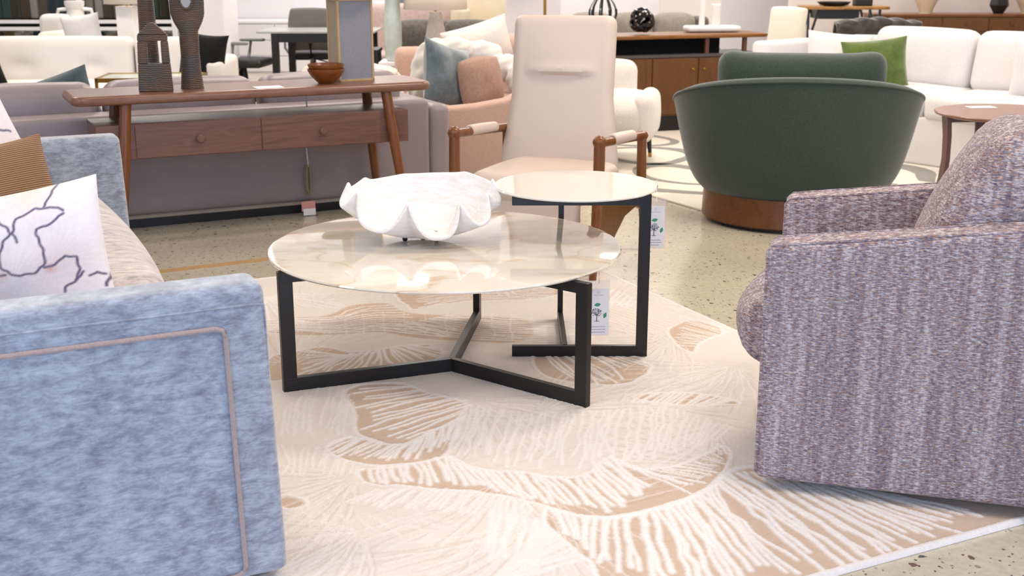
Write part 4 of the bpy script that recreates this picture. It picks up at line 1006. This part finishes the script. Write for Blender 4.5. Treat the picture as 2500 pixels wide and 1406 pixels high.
fl = thing('floor_lamp', 'slim brass floor lamp pole beside the white column', 'lamp', (.30, 11.2, 0))
obj('base', B().rev([(.13, 0), (.13, .015), (.02, .03)], 24), M['brass'], fl)
obj('pole', B().rev([(.014, .02), (.014, 1.75)], 12), M['brass'], fl)
obj('shade', B().rev([(.20, 1.62), (.14, 1.88)], 32, cap=False), M['shade'], fl, solid=.003)

# cream dining chair right of credenza
def dining(loc, rz, label):
    d = thing('dining_chair', label, 'chair', loc, rz, 'cream dining chairs')
    obj('backrest', B().rbox((0, .22, .76), (.46, .07, .58), .03, (0, .02, .01), 6, fn=lambda q: [q[0]*(1+.1*q[2]), q[1]+.12*(q[2]+.25), q[2]]), M['cream'], d)
    obj('seat', B().rbox((0, 0, .47), (.46, .46, .10), .04), fabric('grey_seat', '#6f6b66', '#827d77'), d)
    for (x, y) in ((-.19, -.19), (.19, -.19), (-.19, .2), (.19, .2)):
        obj('leg', B().tube([(x, y, .43), (x*1.08, y*1.1, 0)], [.02, .013], 10), M['brown'], d)
    return d
dining((2.42, 11.65, 0), rad(-60), 'cream upholstered dining chair right of the credenza')

# grey sofa behind credenza
gs = thing('grey_sofa', 'low charcoal grey sofa behind the walnut credenza', 'sofa', (.55, 12.9, 0), 0)
obj('backrest', B().rbox((.75, .5, .55), (1.7, .2, .70), .06), M['darkgrey'], gs)
obj('seat', B().rbox((.75, .0, .27), (1.4, .9, .50), .06), M['darkgrey'], gs)
for x in (.3, .75, 1.2):
    obj('back_cushion', B().rbox((x, .33, .72), (.45, .2, .42), .08, (0, .04, .02), 6), fabric('stone_grey', '#857d72', '#978f84', 30), gs)
obj('armrest', B().rbox((-.02, 0, .33), (.14, 1.0, .62), .05), M['darkgrey'], gs); obj('armrest', B().rbox((1.52, 0, .33), (.14, 1.0, .62), .05), M['darkgrey'], gs)

# ------------------------------------------------------------------ far right: live edge table, sideboard
le = thing('live_edge_table', 'tall live-edge wood table with black forked legs', 'table', (3.90, 14.6, 0))
ed_ = [(-.47, -.25), (-.2, -.28), (.1, -.26), (.3, -.29), (.52, -.25), (.55, .0), (.5, .25), (0, .28), (-.45, .25), (-.5, 0)]
obj('tabletop', B().prism(ed_, .93, .965), wood('live_edge', '#8a5c24', '#ab7b38', '#6d4518', 0, 1, .35), le, bevel=.006)
for sx in (-1, 1):
    for sy in (-1, 1):
        obj('leg', B().bar((sx*.42, sy*.2, .93), (sx*.40, sy*.22, 0), .025, .03).bar((sx*.30, sy*.2, .93), (sx*.405, sy*.21, .55), .02, .025), M['black'], le, smooth=0)
obj('drawer_box', B().box(-.30, .18, -.2, .2, .82, .925), M['black'], le, smooth=0)
tag(obj('black_dish', B().rev([(.10, 0), (.16, .012), (.20, .05), (.19, .05), (.14, .02), (.0, .015)], 32), M['blackplastic'], loc=(3.80, 14.5, .966)), 'black shallow dish on the live-edge table', 'dish')
tag(obj('black_box', B().rbox((0, 0, .04), (.20, .16, .08), .01), M['blackplastic'], loc=(4.15, 14.55, .966)), 'small black box on the live-edge table beside dish', 'box')
sb = thing('sideboard', 'long walnut sideboard against the warm back partition', 'cabinet', (4.35, 14.75, 0), 0)
obj('top', B().box(0, 2.6, -.02, .5, .83, .86), M['walnutv'], sb, bevel=.004, smooth=0)
obj('case', B().box(.02, 2.58, .0, .48, .20, .83), M['teak'], sb, bevel=.004, smooth=0)
for i in range(4):
    x0 = .28+i*.56
    d_ = obj('drawer', B().box(x0, x0+.55, -.014, .0, .66, .82), M['teak'], sb, bevel=.002, smooth=0)
    obj('knob', B().rev([(.008, 0), (.018, .015), (.012, .022)], 12, M=Tm(x0+.27, -.014, .745, rx=rad(90))), M['teak'], d_)
for (x, y) in ((.1, .05), (2.5, .05), (.1, .43), (2.5, .43)): obj('leg', B().tube([(x, y, .2), (x, y, 0)], [.022, .015], 10), M['walnutv'], sb)
def vase(name, label, x, m, prof, grp=None, seg=24):
    v_ = thing(name, label, 'vase', (x, 14.95, .86), 0, grp); obj('body', B().rev(prof, seg), m, v_, smooth=30 if seg > 10 else 0); return v_
sand = plain('sand_ceramic', '#cdb89c', .6)
vase('cone_vase', 'sand coloured cone vase at the left of sideboard', 5.04, sand, [(.075, 0), (.075, .01), (.09, .06), (.16, .22), (.19, .32)], 'sand cone vases on the sideboard')
vase('cone_vase', 'wide sand coloured cone vase right of the black faceted vase', 6.30, sand, [(.08, 0), (.08, .01), (.13, .1), (.20, .24), (.22, .32)], 'sand cone vases on the sideboard')
vase('faceted_vase', 'black faceted vase on the sideboard', 5.93, M['blackplastic'], [(.06, 0), (.12, .10), (.10, .2), (.04, .28)], None, 6)

# ------------------------------------------------------------------ far centre: lamps and sofas behind peach sofa
def table(name, label, x, y, w, d, h, m, loc_z=0, rz=0):
    t_ = thing(name, label, 'table', (x, y, 0), rz)
    obj('tabletop', B().box(-w/2, w/2, -d/2, d/2, h-.03, h), m, t_, bevel=.003, smooth=0)
    for sx in (-1, 1):
        for sy in (-1, 1): obj('leg', B().box(sx*(w/2-.03)-.02, sx*(w/2-.03)+.02, sy*(d/2-.03)-.02, sy*(d/2-.03)+.02, 0, h-.03), m, t_, smooth=0)
    return t_
table('lamp_table', 'white table carrying the glass and stone lamps', -.75, 10.42, .75, .4, .66, M['paintwhite'])
gl = thing('glass_lamp', 'pale green glass lamp with round body behind peach sofa', 'lamp', (-1.01, 10.36, .66))
obj('body', B().rev([(.05, 0), (.066, .02), (.075, .15), (.076, .30), (.066, .44), (.058, .56), (.03, .62)], 32), M['paleglass'], gl)
obj('shade', B().rev([(.20, .70), (.19, .96)], 32, cap=False), M['shade'], gl, solid=.003); obj('neck', B().rev([(.012, .61), (.012, .8)], 12), M['brass'], gl)
cl = thing('stone_lamp', 'speckled stone cone lamp with white drum shade', 'lamp', (-.65, 10.42, .66))
obj('body', B().rev([(.122, 0), (.125, .03), (.052, .39), (.045, .41)], 32), M['terra'], cl)
obj('shade', B().rev([(.27, .43), (.25, .70)], 40, cap=False), M['shade'], cl, solid=.003); obj('neck', B().rev([(.012, .40), (.012, .56)], 12), M['brass'], cl)
sg = thing('charcoal_sofa', 'long charcoal sofa behind the stone lamp', 'sofa', (-.9, 12.3, 0), rad(-3))
obj('backrest', B().rbox((.45, .4, .5), (1.6, .25, .78), .08), M['darkgrey'], sg)
obj('seat', B().rbox((.45, -.1, .25), (1.6, .9, .46), .07), M['darkgrey'], sg)
for x in (-.05, .45, .95): obj('back_cushion', B().rbox((x, .2, .72), (.5, .2, .34), .08, (0, .04, .02), 6), M['darkgrey'], sg)
bch = thing('beige_recliner', 'beige high-backed chair behind the charcoal sofa', 'armchair', (-.22, 13.6, 0), rad(10))
obj('backrest', B().rbox((0, .25, .75), (.62, .2, .75), .06, (0, .03, .01), 6), M['beigechair'], bch)
obj('seat', B().rbox((0, -.1, .27), (.62, .6, .52), .06), M['beigechair'], bch)
obj('armrest', B().rbox((-.36, -.02, .50), (.14, .7, 1.0), .06), M['beigechair'], bch)
ms = thing('mauve_sofa', 'mauve sofa far behind the green glass lamp', 'sofa', (-1.28, 13.8, 0), 0)
obj('backrest', B().rbox((.1, .3, .62), (1.3, .25, .78), .1), M['mauve'], ms); obj('seat', B().rbox((.1, -.1, .3), (1.3, .8, .4), .08), M['mauve'], ms)
table('black_side_table', 'low black side table in front of mauve sofa', -1.45, 11.3, .45, .4, .70, M['black'])
yl = thing('yellow_lamp', 'slim twisted yellow glass lamp on black side table', 'lamp', (-1.36, 11.3, .70))
obj('body', B().rev([(.05, 0), (.035, .02), (.045, .08), (.025, .14), (.045, .2), (.025, .27), (.045, .34), (.02, .42)], 20), M['gold'], yl)
# pouf with fur and stool
pf = thing('fur_pouf', 'round pouf under a cream fur throw behind walnut console', 'pouf', (-1.13, 8.9, 0))
obj('body', B().rbox((0, 0, .30), (.66, .55, .58), .12, (.02, .02, .04), 8), M['white2'], pf)
lump('cream_fur', 'cream and beige fur throw spread over the pouf', [((-1.10, 8.88, .66), .20, 1.45, 1.1, .52), ((-1.42, 8.95, .64), .13, 1.2, 1.0, .9)], M['fur'], 'blanket')
ot = thing('white_ottoman', 'small white ottoman between fur pouf and glass lamp', 'ottoman', (-1.22, 9.85, 0))
obj('body', B().rbox((0, 0, .30), (.34, .4, .60), .06, (0, .02, .03), 6), M['terra'], ot)
so = thing('white_stool', 'white padded stool left of the fur pouf', 'stool', (-1.60, 9.35, 0))
obj('seat', B().rbox((0, 0, .52), (.45, .4, .12), .05, (0, 0, .02), 6), M['white2'], so)
for (x, y) in ((-.16, -.14), (.16, -.14), (-.16, .14), (.16, .14)): obj('leg', B().tube([(x, y, .47), (x, y, 0)], .014, 8), M['black'], so)

# far shelves with dark boxes and art on the back wall (centre)
shf = thing('open_shelf', 'white open shelf unit with grey boxes behind the lamps', 'shelf', (-.95, 15.4, 0))
sb_ = B()
for z in (.05, .45, .85, 1.25, 1.65): sb_.box(-.5, .9, 0, .35, z, z+.03)
for x in (-.5, .2, .9): sb_.box(x-.015, x+.015, 0, .35, 0, 1.7)
obj('frame', sb_, M['paintwhite'], shf, smooth=0)
for i in range(8):
    bx_ = B().rbox((0, 0, .08), (.28, .26, .16), .01)
    q = obj('storage_box', bx_, M['darkgrey'] if i % 2 else M['greylinen'], loc=(-1.27+(i % 4)*.33, 15.58, .881 if i < 4 else 1.281))
    tag(q, 'fabric storage box on the white open shelf behind the lamps', 'box', 'boxes on the white open shelf')

# ------------------------------------------------------------------ office corner
cb = thing('low_cabinet', 'long low white drawer cabinet along the back wall', 'cabinet', (-4.2, 16.55, 0))
obj('worktop', B().box(0, 3.9, -.02, .6, .66, .69), M['paintwhite'], cb, smooth=0)
obj('case', B().box(.02, 3.88, .0, .6, 0, .66), M['paintwhite'], cb, smooth=0)
for i in range(4):
    for j in range(3): obj('drawer', B().box(.03+i*.965, .985+i*.965, -.016, 0, .02+j*.213, .222+j*.213), M['paintwhite'], cb, bevel=.003, smooth=0)
dk = thing('black_desk', 'black framed desk with pale top in the office corner', 'desk', (-1.95, 12.7, 0))
obj('desktop', B().box(-.65, .55, -.30, .5, .77, .79), plain('grey_top', '#a9aba6', .3), dk, bevel=.004, smooth=0)
obj('apron', B().box(-.5, .5, -.27, -.24, .68, .77), M['black'], dk, smooth=0)
for (x, y) in ((-.47, -.25), (.47, -.25), (-.42, .4), (.47, .4)): obj('leg', B().box(x-.035, x+.035, y-.03, y+.03, 0, .77), M['black'], dk, smooth=0)
def office(label, loc, rz, back):
    o_ = thing('office_chair', label, 'office chair', loc, rz, 'office chairs')
    obj('backrest', B().rbox((0, 0, .29), (.46, .05, .46), .05, n=8, M=Tm(0, .25, .48, rx=rad(-8)), fn=lambda q: [q[0]*(1-.25*max(0, q[2]/.28)**2), q[1]-.06*(1-(q[0]/.23)**2)*.6+.03, q[2]]), back, o_)
    obj('back_stem', B().tube([(0, .15, .42), (0, .27, .46), (0, .29, .62)], .022, 8), M['black'], o_)
    obj('seat', B().rbox((0, -.02, .47), (.50, .48, .08), .035, (0, 0, .01), 6), M['blackplastic'], o_)
    for s in (-1, 1):
        a_ = obj('armrest', B().rbox((s*.30, -.02, .68), (.07, .26, .03), .014), M['greyplastic'], o_)
        obj('arm_support', B().tube([(s*.30, .0, .67), (s*.30, .02, .55), (s*.22, .03, .44)], .016, 8), M['greyplastic'], a_)
    obj('column', B().rev([(.045, .30), (.03, .43)], 16).rev([(.02, .1), (.02, .32)], 12), M['black'], o_)
    st_ = B()
    for k in range(5):
        a = 2*PI*k/5+.3; st_.tube([(0, 0, .12), (.29*cos(a), .29*sin(a), .075)], [.022, .014], 8)
    obj('star_base', st_, M['black'], o_)
    cs_ = B()
    for k in range(5):
        a = 2*PI*k/5+.3; cs_.rev([(.02, -.015), (.032, 0), (.02, .015)], 12, M=Tm(.29*cos(a), .29*sin(a), .032, rx=rad(90), rz=a))
    obj('casters', cs_, M['blackplastic'], o_)
    obj('lever', B().tube([(-.05, 0, .42), (-.26, -.02, .36)], .008, 6), M['black'], o_)
    return o_
oc = office('grey-backed office chair facing away behind the black desk', (-2.22, 13.55, 0), rad(185), M['greyoff'])
obj('price_card', B().box(-.18, -.08, .315, .318, .82, 1.0), M['paper'], oc, smooth=0)
office('dark office chair seen from the side left of black desk', (-2.78, 12.55, 0), rad(85), M['blackplastic'])

# ------------------------------------------------------------------ white tufted sofa, back left
wt = thing('tufted_sofa', 'white tufted sofa with winged ends at back left', 'sofa', (-4.6, 10.2, 0), rad(3))
def tuft(q):
    if q[1] < 0:
        for tx in (-.15, .45):
            for tz in (.02,):
                d = math.hypot((q[0]-tx+.0)/.10, (q[2]-tz)/.07); q[1] += .035*math.exp(-d*d)
    return q
obj('backrest', B().rbox((.60, .15, .60), (1.55, .2, .52), .06, (0, .02, .01), 34, fn=tuft), M['white'], wt)
obj('backrest', B().rbox((1.75, .15, .60), (.72, .2, .50), .06, (0, .02, .01), 12), M['white'], wt)
obj('wing', B().rbox((-.22, -.05, .60), (.12, .55, .52), .05, n=6, fn=lambda q: [q[0], q[1], q[2]-.3*max(0, -q[1])]), M['white'], wt)
obj('wing', B().rbox((2.19, -.28, .50), (.15, .75, .44), .05, n=6), M['white'], wt)
obj('seat', B().rbox((.97, -.32, .36), (2.4, .75, .30), .07, (0, .02, .03), 8), M['white'], wt)
obj('base', B().rbox((.97, -.28, .12), (2.4, .8, .24), .03), M['white'], wt)
pillow('black_pillow', 'black velvet pillow at the right end of white tufted sofa', .42, .44, .17, (-2.52, 9.75, .50), rad(-14), rad(8), rad(6), 'blackfab', group='black pillows on white tufted sofa', seed=13, pinch=.10)
pillow('black_pillow', 'black pillow at the left edge of the photo', .55, .46, .17, (-4.30, 9.60, .50), rad(30), rad(10), rad(-8), 'blackfab', group='black pillows on white tufted sofa', seed=14)
bt = thing('brass_table', 'brass framed table partly hidden behind the carved sculptures', 'table', (-2.60, 8.75, 0), rad(6))
obj('top_frame', B().box(-.36, .36, -.22, -.20, .66, .69).box(-.36, .36, .20, .22, .66, .69).box(-.36, -.34, -.22, .22, .66, .69).box(.34, .36, -.22, .22, .66, .69), M['brass'], bt, smooth=0)
obj('glass_top', B().box(-.34, .34, -.20, .20, .675, .685), M['paleglass'], bt, smooth=0)
for (x, y) in ((-.35, -.21), (.35, -.21), (-.35, .21), (.35, .21)): obj('leg', B().box(x-.01, x+.01, y-.01, y+.01, 0, .66), M['brass'], bt, smooth=0)

# behind it: cream armchair, jug, pillow, lamp
ca = thing('cream_armchair', 'cream armchair behind the left end of white sofa', 'armchair', (-4.35, 11.9, 0), rad(-10))
obj('seat', B().rbox((0, 0, .42), (.85, .8, .34), .08, (0,0,.02), 6), M['cream'], ca)
obj('backrest', B().rbox((-.3, .35, .62), (.30, .2, .7), .07), M['white'], ca)
obj('armrest', B().rbox((-.02, -.05, .72), (.28, .5, .22), .07), M['cream'], ca)
pillow('oatmeal_pillow', 'pale oatmeal pillow on the cream armchair', .36, .34, .14, (-4.02, 11.5, .66), rad(5), 0, rad(-8), 'white2', seed=41)
table('white_plinth_table', 'white square table holding the cream jug', -4.55, 12.9, .6, .5, .66, M['paintwhite'])
jg = thing('handled_jug', 'cream ceramic jug with two loop handles', 'jug', (-4.56, 12.8, .66))
obj('body', B().rev([(.09, 0), (.12, .05), (.13, .18), (.09, .28), (.075, .33), (.10, .38), (.10, .42)], 32), M['whiteceramic'], jg)
for s in (-1, 1): obj('handle', B().tube([(s*.08, 0, .34), (s*.17, 0, .33), (s*.20, 0, .24), (s*.18, 0, .12), (s*.11, 0, .08)], .02, 8), M['whiteceramic'], jg)
tw = thing('table_lamp', 'white square column lamp with cream shade at back left', 'lamp', (-3.58, 11.4, .60))
obj('column', B().box(-.08, .08, -.08, .08, 0, .48), M['whiteceramic'], tw, bevel=.006, smooth=0)
obj('shade', B().rev([(.20, .50), (.19, .78)], 36, cap=False), M['shade'], tw, solid=.003); obj('neck', B().rev([(.012, .48), (.012, .6)], 10), M['brass'], tw)
table('lamp_stand_table', 'white console table under the square column lamp', -3.6, 11.4, .9, .4, .60, M['paintwhite'])

# fabric sample racks
cols = ['#3f3226', '#6e6a5c', '#2b3a36', '#8b8a80', '#1e2c30', '#5c4a20', '#7d7a72', '#2f2a22', '#6b5f2a', '#1c3236', '#a39c8c', '#4a4038']
smp = [fabric('swatch_%d' % i, c, c, 20) for i, c in enumerate(cols)]
rk = thing('fabric_rack', 'white metal rack of hanging fabric samples at back left', 'rack', (-6.5, 14.2, 0), 0)
rb = B()
for x in (0, 1.55, 2.62, 2.95): rb.bar((x, 0, 0), (x-.12, 0, 2.6), .06, .05)
for z in (.40, .70, .78, 1.75): rb.box(-.1, 2.95, -.02, .02, z, z+.04)
obj('frame', rb, M['paintwhite'], rk, smooth=0)
obj('back_board', B().box(-.2, 2.98, .45, .5, .1, 2.6), plain('dark_shelf', '#3a302a', .7), rk, smooth=0)
first = None
for r_, (z0, z1) in enumerate(((.83, 1.65), (.45, .68))):
    for i in range(27):
        x = -6.5+.06+i*.108
        q = obj('fabric_sample', B().rbox((0, 0, (z1-z0)/2), (.085, .30, z1-z0), .02, n=3), smp[(i*5+r_*3+i//4) % 12], loc=(x, 14.45, z0)) 
        tag(q, 'hanging fabric sample on the white rack, %s row' % ('upper' if r_ == 0 else 'lower'), 'fabric sample', 'fabric samples on the %s rail' % ('upper' if r_ == 0 else 'lower'))

# ------------------------------------------------------------------ light
w = bpy.data.worlds.new('world'); bpy.context.scene.world = w; w.use_nodes = True
bg = w.node_tree.nodes['Background']; bg.inputs[0].default_value = (.55, .71, 1.0, 1); bg.inputs[1].default_value = 1.5
def area(name, loc, rot, sx, sy, e, col, portal=False):
    l = bpy.data.lights.new(name, 'AREA'); l.shape = 'RECTANGLE'; l.size = sx; l.size_y = sy; l.energy = e; l.color = col
    o = bpy.data.objects.new(name, l); C.objects.link(o); o.location = loc; o.rotation_euler = rot
    if portal: l.cycles.is_portal = True
    return o
area('storefront_opening', (0, YN, 1.8), (rad(90), 0, 0), XR-XL, 3.6, 1, (1,1,1), True)
warm = (1.0, .89, .77); neut = (1, .95, .92)
for i, x in enumerate((-4.5, -1.5, 1.5, 4.5)):
    for j, y in enumerate((2.2, 5.6, 9.0, 12.4, 15.4)):
        area('ceiling_panel', (x, y, ZC-.03), (0, 0, 0), 1.1, .5, (8 if (x < 0 and 5 < y < 6) else 40 if (0 < x < 3 and 5 < y < 6) else 26) if y < 8 else 36, warm if y < 10 else neut)
sc_ = bpy.context.scene
sc_.view_settings.view_transform = 'Standard'; sc_.view_settings.look = 'None'; sc_.view_settings.gamma = 1; sc_.view_settings.use_curve_mapping = False
sc_.view_settings.exposure = .78
